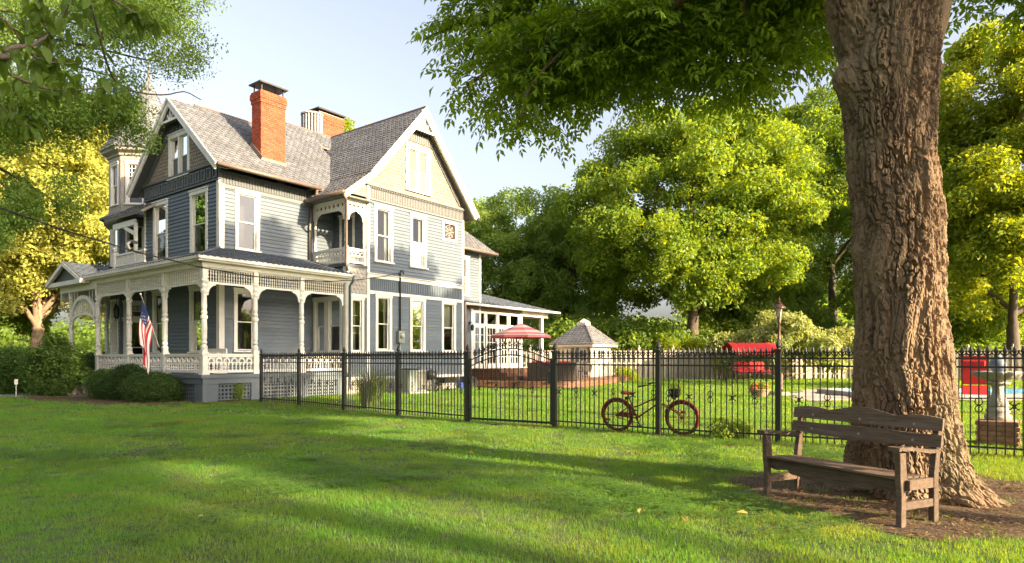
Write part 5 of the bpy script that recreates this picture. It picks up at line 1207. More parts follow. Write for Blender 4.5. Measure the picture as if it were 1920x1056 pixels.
for k in range(3): q = 2*PI*k/3+.5; m = MB(); m.tube([(.15*math.cos(q), .15*math.sin(q), .58), (.3*math.cos(q), .3*math.sin(q), 0.02)], .013, 5); m.build('leg', M['stone'], gr)
for k in (0, 1): q = 2*PI*k/3+.5; m = MB(); m.tube([(.3*math.cos(q), .3*math.sin(q)-.02, .08), (.3*math.cos(q), .3*math.sin(q)+.02, .08)], .08, 10); m.build('wheel', M['iron'], gr)
tt = thing('garden_cart', 'small dark garden cart with spoked wheels by the foundation', 'cart', hw(11.0, -.7), HROT)
m = MB(); m.add([(0, -.25, .35), (.8, -.25, .35), (.8, .25, .35), (0, .25, .35), (-.1, -.3, .6), (.9, -.3, .6), (.9, .3, .6), (-.1, .3, .6)], [(0, 3, 2, 1), (0, 1, 5, 4), (1, 2, 6, 5), (2, 3, 7, 6), (3, 0, 4, 7)]); m.build('tray', M['metal'], tt)
for x in (.1, .7): m = MB(); m.tube([(x+.2*math.cos(2*PI*i/18), -.3, .2+.2*math.sin(2*PI*i/18)) for i in range(18)], .014, 5, close=True); [m.bar((x, -.3, .2), (x+.2*math.cos(k*PI/3), -.3, .2+.2*math.sin(k*PI/3)), .01) for k in range(6)]; m.build('wheel', M['iron'], tt)
m = MB(); m.tube([(.9, 0, .4), (1.3, 0, .75), (1.35, 0, .85)], .014, 5); m.build('handle', M['iron'], tt)
can = thing('watering_can', 'dark blue watering can beside the garden cart', 'watering can', hw(12.1, -.9))
bl = mat('blue plastic', (.02, .04, .2), None, 4, .4); m = MB(); m.lathe([(.14, 0), (.15, .05), (.13, .3), (.1, .34)], 14); m.build('body', bl, can); m = MB(); m.tube([(.12, 0, .08), (.3, 0, .35), (.33, 0, .4)], .02, 6); m.build('spout', bl, can); m = MB(); m.tube([(-.13, 0, .1), (-.24, 0, .22), (-.2, 0, .38), (-.05, 0, .42), (.05, 0, .34)], .014, 6); m.build('handle', bl, can)
hr = thing('hose_reel', 'black hose reel box beside the brown downspout', 'hose reel', hw(12.75, -.75), HROT)
m = MB(); m.box(0, .75, 0, .5, 0, .6); m.build('box', M['iron'], hr, bev=.03); m = MB(); m.tube([(.35+.2*math.cos(2*PI*i/16), -.03, .3+.2*math.sin(2*PI*i/16)) for i in range(16)], .025, 5, close=True); m.build('reel', M['metal'], hr); m = MB(); m.bar((.35, -.06, .3), (.5, -.06, .42), .02); m.build('crank', M['metal'], hr)
# porch bench
pb = thing('porch_bench', 'white slatted bench on the porch behind the railing', 'bench', hw(1.2, 1.1, .94), HROT)
for y in (-.0, 1.3): m = MB(); m.box(-.25, .25, y-.03, y+.03, 0, .08); m.box(.2, .26, y-.03, y+.03, 0, .9); m.box(-.26, -.2, y-.03, y+.03, 0, .62); m.box(-.28, .24, y-.035, y+.035, .6, .64); m.build('end_frame', M['white'], pb)
m = MB(); m.box(-.24, .2, 0, 1.3, .42, .45); m.build('seat', M['white'], pb)
m = MB(); m.box(.2, .24, -.02, 1.32, .82, .92); m.build('top_rail', M['white'], pb)
for i in range(12): m = MB(); m.box(.21, .235, .08+i*.1, .13+i*.1, .45, .82); m.build('slat', M['white'], pb)
# ---------------------------------------------------------------- flag on the porch column
fb0 = hw(-.02, 2.98, 1.72); ft = Vector((-12.24, 21.5, 3.56)); fv = ft-fb0
fg = thing('flag', 'American flag hanging from a slanted white pole on the porch column', 'flag', fb0)
m = MB(); m.tube([(0, 0, 0), fv*1.02], [.018, .013], 8); m.ball(fv*1.03, .035, 6); m.build('pole', M['white'], fg); m = MB(); m.tube([fv*-.02, fv*.1], .032, 8); m.build('bracket', M['metal'], fg)
fm = [mat('flag red', (.45, .018, .03), (.4, .015, .025), 6, .8), mat('flag white', (.72, .7, .66), (.66, .64, .6), 6, .8), mat('flag blue', (.02, .035, .12), (.015, .028, .1), 6, .8)]
m = MB(); na, nb = 39, 40; VSF = []
def fpt(a, b):
    top = fv*(.985-.56*a); g_ = math.sin(PI*min(1, b*1.6)/2)
    gx = (fv*.985).xy*(1-g_*.62)+top.xy*(g_*.62) if 0 else top.xy.lerp((fv*(.97-.1*a)).xy, g_*.68)
    z = top.z-b*1.5*(1-.0*a)-(.15*a*b)
    wv = .07*math.sin(a*11+b*1.3)*min(1, b*4)+.03*math.sin(a*23+1)*b
    return Vector((gx.x+U.x*wv*-1+.02*math.sin(b*7+a*3), gx.y-U.y*wv, z))
for i in range(na+1):
    for j in range(nb+1): VSF.append(fpt(i/na, j/nb))
fs = []; mi = []
for i in range(na):
    for j in range(nb):
        fs.append((i*(nb+1)+j, (i+1)*(nb+1)+j, (i+1)*(nb+1)+j+1, i*(nb+1)+j+1)); mi.append(2 if (i < 21 and j < 16) else (i//3) % 2)
m.add(VSF, fs); m.mi = mi; m.build('cloth', fm, fg, smooth=True)
st = MB()
for i in range(9):
    for j in range(11):
        if (i+j) % 2: continue
        a = (i+1)/10*21/39; b = (j+1)/12*.4; p = fpt(a, b); e1 = (fpt(a+.01, b)-p).normalized(); e2 = (fpt(a, b+.01)-p).normalized(); nn = e1.cross(e2).normalized()
        if nn.y > 0: nn = -nn
        pts = []
        for k in range(10): q = PI/2+k*PI/5; rr = .026 if k % 2 == 0 else .011; pts.append(p+nn*.006+e2*-math.sin(q)*rr+e1*math.cos(q)*rr)
        st.add(pts, [tuple(range(10))])
st.build('stars', fm[1], fg, 'stuff')
# ---------------------------------------------------------------- overhead service cable
S0 = Vector((-11.0, 14.0, 4.73)); E0 = hw(8.95, -.3, 5.35); pts = []
for i in range(-14, 41): t = i/40; p = S0.lerp(E0, t); p.z -= .9*4*t*(1-t); pts.append(p)
m = MB(); m.tube([p-S0 for p in pts], .017, 6); m.tube([p-S0+Vector((.012*math.sin(k*1.3), 0, .024*math.cos(k*1.3))) for k, p in enumerate(pts)], .009, 5); tag(m.build('utility_cable', M['iron'], loc=S0), 'black overhead service cable sagging in front of the porch', 'cable')
# small marker sign, and the red car glimpsed behind the shrubs
sg = thing('yard_sign', 'small white marker on a thin stake by the front walk', 'sign', (-19.0, 24.95, 0))
m = MB(); m.tube([(0, 0, 0), (0, 0, .55)], .012, 5); m.build('stake', M['white'], sg); m = MB(); m.cb((0, 0, .6), (.13, .02, .2)); m.build('plate', M['white'], sg, bev=.006)
car = thing('parked_car', 'red parked car glimpsed between the shrubs at the far left', 'car', (-33.5, 45, 0), .15)
pr = [(-2.1, .35), (-2.1, .75), (-1.9, .9), (-1.25, .95), (-.7, 1.4), (.75, 1.42), (1.35, 1.0), (2.1, .85), (2.15, .4)]
m = MB(); m.prism(pr, -.82, .82); m.build('body', mat('red car paint', (.5, .02, .02), None, 3, .25), car, bev=.06)
for x in (-1.3, 1.3):
    for y in (-.8, .8): m = MB(); m.tube([(x, y-.1, .32), (x, y+.1, .32)], .32, 16); m.build('wheel', M['iron'], car)
m = MB(); m.prism([(-1.05, .98), (-.62, 1.33), (.05, 1.34), (.05, .98)], -.83, -.825); m.prism([(.13, .98), (.13, 1.34), (.66, 1.34), (1.1, 1.0)], -.83, -.825); m.build('window', M['glass'], car)
# ---------------------------------------------------------------- the big trunk by the bench
def barkmat(name, c1, c2, c3):
    m = mat(name, c1, c2, 5, .92, .6, 55, 0, stretch=(1, 1, .35), dirt=c3); return m
BARK = barkmat('furrowed bark', (.25, .165, .096), (.132, .087, .051), (.195, .165, .095))
BARK2 = barkmat('grey bark', (.13, .1, .075), (.08, .062, .048), (.1, .09, .06))
big = thing('shade_tree', 'huge furrowed tree trunk beside the bench with leafy boughs across the top', 'tree', (4.36, 7.24, 0))
BT = Vector((4.36, 7.24, 0))
ZT = np.array([-.1, 0, .15, .44, .74, 1.33, 1.93, 3.1, 3.7, 4.3, 4.7, 5.13, 5.5, 6.2, 7.0]); CXT = np.array([4.5, 4.5, 4.45, 4.38, 4.36, 4.32, 4.30, 4.26, 4.18, 4.17, 4.15, 4.19, 4.22, 4.25, 4.3])+.02; RT = .865*np.array([.93, .86, .74, .66, .6, .56, .515, .515, .505, .525, .56, .53, .52, .44, .36])
def bark_disp(X, Y_, Zc, big_=1.0):
    """plates of bark split by deep cracks; X, Y_ girth coordinates in metres, Zc metres along the trunk"""
    w1 = noise.noise((X*3.2, Y_*3.2, Zc*1.6)); w2 = noise.noise((X*3.2+9, Y_*3.2, Zc*1.6)); w3 = noise.noise((X*22, Y_*22, Zc*14))
    dd, pp = noise.voronoi((X*15+w1*1.2+w3*.5, Y_*15+w2*1.2+w3*.5, Zc*3.0+w1*1.2+w3*.5))
    cw = .22+.2*noise.noise((X*6, Y_*6, Zc*4)); e = min(1, max(0, (dd[1]-dd[0]-.03)/cw)); e = e*e*(3-2*e); cs = min(1, max(.25, .75+1.1*noise.noise((X*4+3, Y_*4, Zc*2.2)))); e = 1-(1-e)*cs; q = pp[0]
    h = noise.cell((q[0]*7.1, q[1]*7.1, q[2]*7.1)); tl = noise.noise((q[0]*3, q[1]*3, q[2]*3))
    d2, _ = noise.voronoi((X*38+w2, Y_*38, Zc*15+w1)); e2 = min(1, (d2[1]-d2[0])/.3)
    f = noise.noise((X*60, Y_*60, Zc*30))+.7*noise.noise((X*30, Y_*30, Zc*11)); g_ = noise.noise((X*5, Y_*5, Zc*2.5)); fu = 1-min(1, 3.2*abs(noise.noise((X*5.5+w1*.5, Y_*5.5+w2*.5, Zc*.85))))
    return big_*(-.034+  .038*e+.011*h*e+.008*e2*e+.0065*f+.009*g_+.005*w3-.028*fu)
nz = 700; zz = np.concatenate([np.linspace(-.08, 5.75, 640, endpoint=False), np.linspace(5.75, 6.9, 60)])
th = np.concatenate([np.linspace(2.75, 6.35, 350, endpoint=False), np.linspace(6.35, 2.75+2*PI, 80, endpoint=False)]); nth = len(th)
vs = []
for z in zz:
    r0 = float(np.interp(z, ZT, RT)); c0 = float(np.interp(z, ZT, CXT))-BT.x
    fl = math.exp(-max(z, 0)/.28)
    for t in th:
        ct, st_ = math.cos(t), math.sin(t)
        r = r0*(1+.16*fl*math.sin(5*t+.6)+.07*fl*math.sin(9*t+2)+.03*math.sin(3*t+z*.7)+.02*math.sin(5*t-z*1.3))
        if z > 4: d_ = (math.atan2(math.sin(t-PI*1.03), math.cos(t-PI*1.03))); r += .16*math.exp(-(d_/.35)**2-((z-4.56)/.2)**2); d_ = math.atan2(math.sin(t+.12), math.cos(t+.12)); r += .1*math.exp(-(d_/.18)**2-((z-4.72)/.09)**2)+.07*math.exp(-(d_/.2)**2-((z-4.35)/.1)**2)
        d_ = math.atan2(math.sin(t-PI*.97), math.cos(t-PI*.97)); r += .07*math.exp(-(d_/.2)**2-((z-2.68)/.12)**2)
        r += bark_disp(ct*r0, st_*r0, z)
        vs.append((c0+r*ct, r*st_, z))
fs = [(i*nth+j, i*nth+(j+1) % nth, (i+1)*nth+(j+1) % nth, (i+1)*nth+j) for i in range(len(zz)-1) for j in range(nth)]
me = bpy.data.meshes.new('trunk'); me.from_pydata(vs, [], fs); me.materials.append(BARK); link('trunk', me, big)
def limb(parent, pts, r0, r1, m, name='limb', n=9, k=22, wob=.06, seed=1):
    """smooth tapering limb through control points, bark lumps on it"""
    pts = [Vector(p) for p in pts]; out = []
    P = [pts[0]*2-pts[1]]+pts+[pts[-1]*2-pts[-2]]
    for i in range(1, len(P)-2):
        for q in range(k//(len(pts)-1)+1):
            t = q/(k//(len(pts)-1)+1); a, b, c, d = P[i-1:i+3]
            out.append(.5*((2*b)+(c-a)*t+(2*a-5*b+4*c-d)*t*t+(3*b-a-3*c+d)*t**3))
    out.append(pts[-1]); r = random.Random(seed)
    out = [out[0]]+[p+rv(r)*wob*r0 for p in out[1:]]; L = len(out)
    if n > 20:      # thick bough: barked like the trunk
        fine = []
        for a_, b_ in zip(out, out[1:]): fine += [a_.lerp(b_, q/6) for q in range(6)]
        mb = MB(); K = len(fine); mb.tube(fine, [r0+(r1-r0)*i/(K-1) for i in range(K)], n); arc = 0
        for i, c in enumerate(fine):
            arc += (c-fine[i-1]).length if i else 0; rr_ = r0+(r1-r0)*i/(K-1)
            for j in range(n):
                p = Vector(mb.v[i*n+j]); o_ = (p-c).normalized(); q = 2*PI*j/n; mb.v[i*n+j] = p+o_*bark_disp(math.cos(q)*rr_+5, math.sin(q)*rr_, arc, min(1, rr_/.25))
        return mb.build(name, m, parent), out
    mb = MB(); mb.tube(out, [(r0+(r1-r0)*i/(L-1))*(1+r.uniform(-.06, .06)) for i in range(L)], n)
    return mb.build(name, m, parent, smooth=True), out
W2 = lambda x, y, z: Vector((x, y, z))-BT
for i, (pts, a, b) in enumerate([([(4.05, 7.25, 4.3), (3.78, 7.2, 5.2), (3.4, 7.15, 6.1), (2.4, 7.6, 7.0), (.8, 8.8, 7.5), (-1.5, 10, 7.8)], .29, .07), ([(4.45, 7.25, 4.5), (4.68, 7.25, 5.4), (5.2, 7.4, 6.6), (6.6, 8.0, 8), (8, 9, 9.5)], .22, .07),
      ([(4.3, 7.2, 6.6), (4.2, 7, 8.5), (4.6, 6.4, 10.5), (4.4, 6, 13)], .35, .08), ([(3.3, 7.1, 6.15), (2.6, 8.2, 6.35), (1.9, 9.1, 6.22), (1.2, 9.4, 6.35), (.2, 9.8, 6.1), (-.7, 10.0, 5.7)], .13, .025),
      ([(2.0, 9.05, 6.25), (1.6, 9.3, 6.6), (.9, 9.6, 6.9), (-.4, 10.2, 6.9), (-1.4, 10.4, 6.6)], .07, .02), ([(1.3, 9.4, 6.35), (.9, 9.2, 6.0), (.3, 9.2, 5.4), (.1, 9.3, 4.9)], .04, .012), ([(2.8, 8.0, 6.35), (3.1, 8.8, 6.3), (3.5, 9.4, 5.9), (3.8, 9.6, 5.4)], .06, .015),
      ([(4.6, 6.6, 8.5), (2.5, 5, 9.5), (0, 4.5, 10)], .2, .05), ([(4.5, 6.8, 8), (6.5, 5, 9), (8.5, 4, 10)], .2, .05)]):
    limb(big, [W2(*p) for p in pts], a, b, BARK, 'limb', 110 if a > .25 else 6, 24, .03 if a > .25 else .05, i)
LEAF_BIG = leafmat('shade tree leaf', (.13, .235, .03), (.21, .31, .04), .62, (1.9, 1.6, .4))
TWIG = BARK2
pin = [pinnate(s, 6, .62, .12, .05, 3) for s in (1, 2, 3)]
def cloud_points(regs, rng, tilt=.5):
    P = []
    for c, rr, n in regs:
        d = rng.normal(size=(n*3, 3)); d /= np.linalg.norm(d, axis=1)[:, None]; t = rng.random(n*3)**(1/2.6)
        q = np.asarray(c)+d*np.asarray(rr)*t[:, None]
        keep = np.array([noise.noise((x*.8, y*.8, z*1.1)) > -.08 for x, y, z in q]); P.append(q[keep][:n])
    P = np.concatenate(P); n = len(P)
    rot = np.stack([rng.normal(0, tilt*.5, n), rng.normal(.12, tilt*.6, n), rng.uniform(0, 2*PI, n)], 1); return P, rot, rng.uniform(.75, 1.25, n)
regs = [((2.4, 9.9, 7.3), (2.9, 2.3, 1.7), 440), ((.25, 9.8, 6.0), (1.05, 1.1, 1.2), 190), ((-.25, 10.1, 6.9), (.9, 1.2, 1.0), 110), ((1.7, 9.5, 6.15), (1.3, 1.1, .8), 190), ((3.3, 9.2, 6.4), (1.2, 1.2, 1.0), 230), ((4.1, 9.8, 7.2), (1.2, 1.0, .9), 130), ((6.9, 8.7, 7.1), (1.5, 1.1, .95), 170)]
P, Rr, Sc = cloud_points(regs, np.random.default_rng(3))
scatter('boughs', pin, P-np.array(BT), Rr, Sc, [LEAF_BIG, TWIG], big, kind='stuff')
P, Rr, Sc = cloud_points([((6.0, 6.0, 13), (5.5, 5.5, 3.0), 850)], np.random.default_rng(4))
scatter('crown', pin, P-np.array(BT), Rr, Sc*1.5, [LEAF_BIG, TWIG], big, kind='stuff')
# the leaves hanging lowest, each a leaf of its own
lm = MB(); leaf(lm, Vector((0, 0, 0)), Vector((1, 0, 0)), Vector((0, 0, 1)), .2, .1, .2, .25); LM = lm.mesh('leaf', LEAF_BIG)
rr = random.Random(9)
for i in range(240):
    if i < 150: c, q = (.1, 9.3, 5.6), (1.25, .7, .95)
    else: c, q = (3.2, 8.7, 5.9), (1.3, .6, .7)
    d = rv(rr); t = rr.uniform(.75, 1.02); p = W2(c[0]+d.x*q[0]*t, c[1]-abs(d.y)*q[1]*t, c[2]+d.z*q[2]*t)
    o = link('leaf', LM, big, p, (rr.uniform(-.5, .5), rr.uniform(.1, 1.0), rr.uniform(0, 6.28))); s = rr.uniform(.6, 1.05); o.scale = (s, s, s)
# ---------------------------------------------------------------- trees in general
LM_ = {}
def fam(key, c1, c2, trans=.4, tint=(1.5, 1.25, .5)):
    if key not in LM_: LM_[key] = leafmat(key+' leaf', c1, c2, trans, tint, patch=(c2[0]*1.15, c2[1]*1.12, c2[2]*1.1), pscale=.45)
    return LM_[key]
GREEN = fam('mid green', (.115, .225, .03), (.2, .285, .038), .57, (2.0, 1.55, .35)); DEEP = fam('deep green', (.135, .245, .05), (.2, .29, .055), .58, (1.8, 1.5, .4)); LIME = fam('yellow green', (.16, .25, .02), (.26, .32, .03), .52, (1.9, 1.5, .35)); GOLD = fam('golden', (.34, .36, .07), (.42, .42, .1), .5, (1.2, 1.2, .6)); SHRUBG = fam('shrub green', (.05, .11, .022), (.085, .15, .026), .4); BOXG = fam('boxwood', (.028, .065, .012), (.05, .095, .016), .25)
far3 = [spray(20+s, 30, .62, .26, .13) for s in range(3)]; mid3 = [spray(30+s, 36, .5, .15, .075) for s in range(3)]
def tree(label, cat, loc, trunk_h, trunk_r, cz, rad, nblob, brad, per, m, protos=far3, sc=(.7, 1.35), seed=1, bark=None, nlimb=14, lean=(0, 0), shell=(.4, .9), zmin=-.75, fill=.35, name='tree', group=None, up=.55, dome=.35, dense=True):
    t = thing(name, label, cat, loc, 0, group); rng = np.random.default_rng(seed); bark = bark or BARK2
    if dense: nblob = int(nblob*2.6); brad = (brad[0]*.42, brad[1]*.62); per = int(per*.46)
    bl = ellipsoid_blobs(rng, nblob, rad, brad, shell, zmin); bl = [((c[0]+lean[0], c[1]+lean[1], c[2]+cz), r_) for c, r_ in bl]
    top = cz+rad[2]*.35
    _, path = limb(t, [(0, 0, -.1), (lean[0]*.1, lean[1]*.1, trunk_h*.5), (lean[0]*.3, lean[1]*.3, trunk_h), (lean[0]*.7, lean[1]*.7, top)], trunk_r, trunk_r*.25, bark, 'trunk', 12, 24, .1, seed)
    step = max(1, len(bl)//nlimb)
    for i, (c, r_) in enumerate(bl[::step]):
        c = Vector(c); z0 = min(top*.95, max(trunk_h*.75, c.z*.62)); b = min(path, key=lambda p: abs(p.z-z0))
        limb(t, [b, b.lerp(c, .45)+Vector((0, 0, .5)), c], trunk_r*.38, trunk_r*.08, bark, 'limb', 6, 10, .12, seed+i)
    P, Rr, Sc = blob_points(bl, per, rng, up, fill, sc, dome)
    scatter('crown', protos, P, Rr, Sc, m, t, kind='stuff', rng=rng)
    return t
T = 'big trees behind the yard'; SOFT = fam('soft green', (.18, .31, .075), (.25, .35, .08), .6)
tree('broad sunlit green tree in the centre with a thick trunk behind the fence', 'tree', (13.9, 50, 0), 7, .62, 12.0, (10.3, 8, 9.8), 95, (1.7, 3.0), 62, GREEN, seed=2, nlimb=16, group=T, shell=(.5, .93))
tree('tall darker green tree between the centre tree and the big trunk', 'tree', (29.5, 60, 0), 8, .6, 15, (9.5, 8, 14), 95, (1.8, 3.0), 58, DEEP, seed=3, nlimb=10, group=T)
tree('bright yellow green tree filling the view beside the thick trunk', 'tree', (34.6, 45, 0), 6, .5, 13, (7.8, 6.5, 12.5), 115, (1.5, 2.6), 60, LIME, seed=4, nlimb=10, group=T)
tree('rounded tree rising behind the garden room roof', 'tree', (-.5, 60, 0), 6, .5, 9.5, (7.5, 7, 8.5), 58, (1.8, 2.8), 46, SOFT, seed=5, nlimb=8, group=T)
tree('mid green tree standing behind the playhouse', 'tree', (5.5, 57, 0), 5, .45, 9, (6.5, 6, 8), 52, (1.6, 2.6), 42, SOFT, seed=6, nlimb=8, group=T)
tree('green tree peeking over the ridge beside the second chimney', 'tree', (-15.8, 62, 0), 9, .5, 17, (5.5, 5, 7.5), 45, (1.5, 2.5), 50, LIME, seed=7, nlimb=6, group=T)
tree('low tree with pale branches overhanging the board fence', 'tree', (20.0, 54, 0), 3, .3, 5.5, (6, 4, 5), 40, (1.3, 2.2), 50, SOFT, seed=8, nlimb=6, group=T)
tree('low full green tree beside the fountain behind the board fence', 'tree', (33.5, 51, 0), 2.5, .35, 5.5, (8, 5, 5.5), 55, (1.4, 2.3), 50, GREEN, seed=13, nlimb=7, group=T)
tree('golden yellow tree behind the far left porch corner', 'tree', (-33.5, 46, 0), 5, .62, 11.5, (8.5, 7, 9.5), 95, (1.4, 2.4), 60, GOLD, seed=9, nlimb=12, bark=barkmat('tan bark', (.3, .21, .14), (.2, .14, .09), (.24, .18, .12)), zmin=-.85)
tree('yellow green tree beyond the entry porch columns', 'tree', (-25.5, 52, 0), 3.5, .4, 7, (6.5, 5, 6.5), 60, (1.2, 2.0), 55, LIME, seed=10, nlimb=7)
tree('dark green tree at the far left edge behind the shrubs', 'tree', (-40.5, 50, 0), 4, .45, 7, (6, 5, 6), 45, (1.4, 2.2), 50, GREEN, seed=11, nlimb=6)
# the tree whose fine leaved boughs hang in from the left
fin = [spray(40+s, 44, .42, .085, .042, flat=.5, droop=.8) for s in range(3)]
lt = thing('maple_tree', 'fine leaved tree hanging over the turret from the left edge', 'tree', (-17.5, 16.5, 0)); rng = np.random.default_rng(12)
limb(lt, [(0, 0, 0), (.2, 0, 3), (1.0, 0, 7), (1.5, 0, 12)], .45, .15, BARK2, 'trunk', 10, 20, .1, 3)
bl = []
for c, q, n, br in (((5.0, -.5, 10.2), (4.6, 2.2, 2.4), 42, (.6, 1.1)), ((8.2, -.4, 10.0), (1.6, 1.3, 2.1), 20, (.4, .75)), ((7.4, -.4, 7.6), (1.1, 1, 1.0), 7, (.3, .55)), ((4.9, -.3, 7.6), (2.6, 1.6, 1.6), 20, (.45, .8)), ((6.8, -.4, 7.4), (1.1, 1.0, 1.2), 9, (.4, .65)), ((5.0, 0, 5.6), (1.5, 1.2, 1.6), 12, (.2, .4)), ((0, 0, 11), (5, 4.5, 4), 26, (1, 1.6))):
    for b in ellipsoid_blobs(rng, n, q, br, (.15, .95)): bl.append((np.asarray(c)+b[0], b[1]))
for i, b in enumerate(bl[::5]): c = Vector(b[0]); s = Vector((1.0, 0, 7.2)).lerp(Vector((1.5, 0, 11)), min(1, max(0, (c.z-6)/5))); limb(lt, [s, s.lerp(c, .5)+Vector((0, 0, .5)), c], .09, .015, BARK2, 'limb', 5, 10, .2, i)
P, Rr, Sc = blob_points(bl, 27, rng, .3, .6, (.65, 1.15)); scatter('crown', fin, P, Rr, Sc, fam('maple', (.12, .225, .05), (.19, .29, .06), .55), lt, kind='stuff', rng=rng)
# near branch with big leaves, each leaf its own object
nb_ = thing('magnolia_tree', 'near branch of big pointed leaves hanging into the upper left corner', 'tree', (-6.5, 1.5, 0)); NB = Vector((-6.5, 1.5, 0))
at = lambda px, py, Y: Vector(((px-960)/1221*Y, Y, 1.5-(py-672)/1221*Y))-NB
limb(nb_, [(0, 0, 0), (.1, .1, 2), (.3, .3, 4), (.4, .6, 7)], .2, .08, BARK2, 'trunk', 9, 16, .1, 3)
LEAFN = leafmat('magnolia leaf', (.075, .14, .02), (.12, .19, .03), .55, (1.5, 1.3, .4))
ln_ = MB(); n = 6
for i in range(n+1):
    t = i/n; w_ = .032*math.sin(PI*min(1, t*.93+.05))**.8; z = -.05*t*t; ln_.v += [(t*.13, -w_, z+w_*.3), (t*.13, 0, z), (t*.13, w_, z+w_*.3)]
ln_.f = [f for i in range(n) for f in ((3*i, 3*i+3, 3*i+4, 3*i+1), (3*i+1, 3*i+4, 3*i+5, 3*i+2))]; ln_.mi = [0]*len(ln_.f); LNM = ln_.mesh('leaf', LEAFN, True)
twigs = [[(.3, .35, 4.0), at(-150, 60, 3.9), at(20, 90, 4.3), at(95, 60, 4.6), at(150, -30, 4.8)], [at(-80, 80, 4.1), at(40, 150, 4.4), at(110, 170, 4.6), at(190, 165, 4.9), at(215, 175, 5.0)], [at(95, -40, 4.5), at(160, -10, 4.7), at(185, 60, 4.9), at(205, 130, 5.1), at(232, 165, 5.3), at(300, 178, 5.5), at(345, 172, 5.6), at(378, 188, 5.7)],
         [at(60, -60, 4.3), at(75, 10, 4.5), at(88, 70, 4.6), at(92, 140, 4.7)], [at(-30, 110, 4.2), at(-10, 180, 4.3), at(20, 215, 4.5), at(60, 240, 4.6)], [at(150, -40, 4.6), at(230, 10, 4.7), at(270, 35, 4.8), at(300, 50, 4.8)], [at(-60, 20, 4.2), at(10, 40, 4.3), at(70, 110, 4.5), at(150, 120, 4.7)]]
r = random.Random(21); paths = []
for i, tw in enumerate(twigs): _, o = limb(nb_, tw, .028 if i == 0 else .012, .004, BARK2, 'branch', 5, 20, .25, i); paths.append((i, o))
for i in range(285):
    k, o = paths[r.choice([0, 1, 1, 2, 3, 3, 4, 4, 5, 5, 6, 6])]; f = r.uniform(.25, 1) if k != 2 else r.uniform(.05, .62); p = o[int(f*(len(o)-1))]+rv(r)*r.uniform(.0, .12)
    ob = link('leaf', LNM, nb_, p, (r.uniform(-.6, .6), r.uniform(.15, 1.25), r.uniform(0, 6.28))); s = r.uniform(.55, 1.0); ob.scale = (s, s, s)
# ---------------------------------------------------------------- unseen trees added towards the sun, placed and thinned to shape shade and reflections
for i, (x, y, h, rd, rz_, lab) in enumerate([(21, 12.3, 14.0, 4.2, 3.6, 'past the pool'), (15, -10, 8.5, 4.2, 3.2, 'behind the bench'), (20, -15, 9.5, 5, 4, 'at the lawn edge'), (28, 14.0, 15.2, 4.6, 3, 'beyond the garden room'), (33, 25, 8, 5, 5, 'at the end of the yard'), (15.5, 9, 14.2, 3.8, 4.0, 'between the pool and the fountain'), (11.8, 1.3, 8.6, 3.6, 2.9, 'closest to the big trunk'), (26, -12, 14, 4.6, 2.7, 'far behind the bench'), (18, 3, 12.7, 3.4, 2.9, 'between the fountain and the lawn'), (30, -16.2, 16.6, 3.0, 2.2, 'farthest behind the bench')]):
    tree('unseen tree added to shape the light, '+lab, 'tree', (x, y, 0), h*.55, .3, h, (rd, rd, rz_), [42, 26, 24, 42, 30, 40, 19, 15, 22, 11][i], (.45, .9) if i in (0, 3, 4, 5) else (.55, .95) if i in (6, 7) else (.9, 1.4), 26 if i in (0, 3, 4, 5) else 44 if i in (6, 7) else 64, GREEN, seed=50+i, nlimb=6, dense=False)
for i, (x, y) in enumerate([(-15, -12), (-27, -7), (-32, 25), (-43, 28)]):  # unseen trees added so the window glass mirrors foliage instead of bright sky
    tree('unseen street tree added for window reflections, %s' % ['nearest the corner', 'beside the walk', 'outside the left edge', 'farther outside the left edge'][i], 'tree', (x, y, 0), 4, .4, 9, (5.5, 5.5, 6.5), 26, (1.6, 2.4), 36, SHRUBG, seed=70+i, nlimb=5, dense=False)
# ---------------------------------------------------------------- shrubs
box3 = [spray(60+s, 60, .2, .045, .028, flat=.7, up=.2, droop=.1) for s in range(3)]
def shrub(name, label, loc, blobs, per, m, protos, sc=(.8, 1.2), stems=5, group=None, up=.4, seed=1, fill=.3, cat='shrub'):
    t = thing(name, label, cat, loc, 0, group); rng = np.random.default_rng(seed)
    for i in range(stems): c = blobs[i % len(blobs)][0]; limb(t, [(R.uniform(-.1, .1), R.uniform(-.1, .1), -.02), (c[0]*.5, c[1]*.5, c[2]*.5), c], .03, .01, BARK2, 'stem', 5, 8, .2, i)
    P, Rr, Sc = blob_points(blobs, per, rng, up, fill, sc); k = P[:, 2] > .03; scatter('foliage', protos, P[k], Rr[k], Sc[k], m, t, kind='stuff', rng=rng); return t
gB = 'clipped shrubs along the porch'
shrub('boxwood', 'rounded clipped boxwood nearest the porch corner', hw(-.85, 1.9), [((0, 0, .45), (.8, .72, .52)), ((.3, .1, .4), (.65, .7, .42))], 620, BOXG, box3, group=gB, seed=1)
shrub('boxwood', 'wide clipped boxwood in the middle of the porch row', hw(-.9, 3.6), [((0, 0, .55), (.7, .7, .58)), ((-.35, .1, .45), (.55, .6, .45)), ((.1, -.1, .95), (.4, .4, .22))], 560, BOXG, box3, group=gB, seed=2)
shrub('boxwood', 'lighter loose boxwood beside the tall entry shrub', hw(-.9, 5.1), [((0, 0, .48), (.75, .7, .5)), ((.3, 0, .48), (.6, .6, .42)), ((-.3, .2, .7), (.35, .3, .25))], 480, fam('box light', (.045, .1, .016), (.075, .13, .02), .3), box3, group=gB, seed=3)
big3 = [spray(70+s, 30, .3, .11, .06, flat=.6, droop=.2) for s in range(3)]
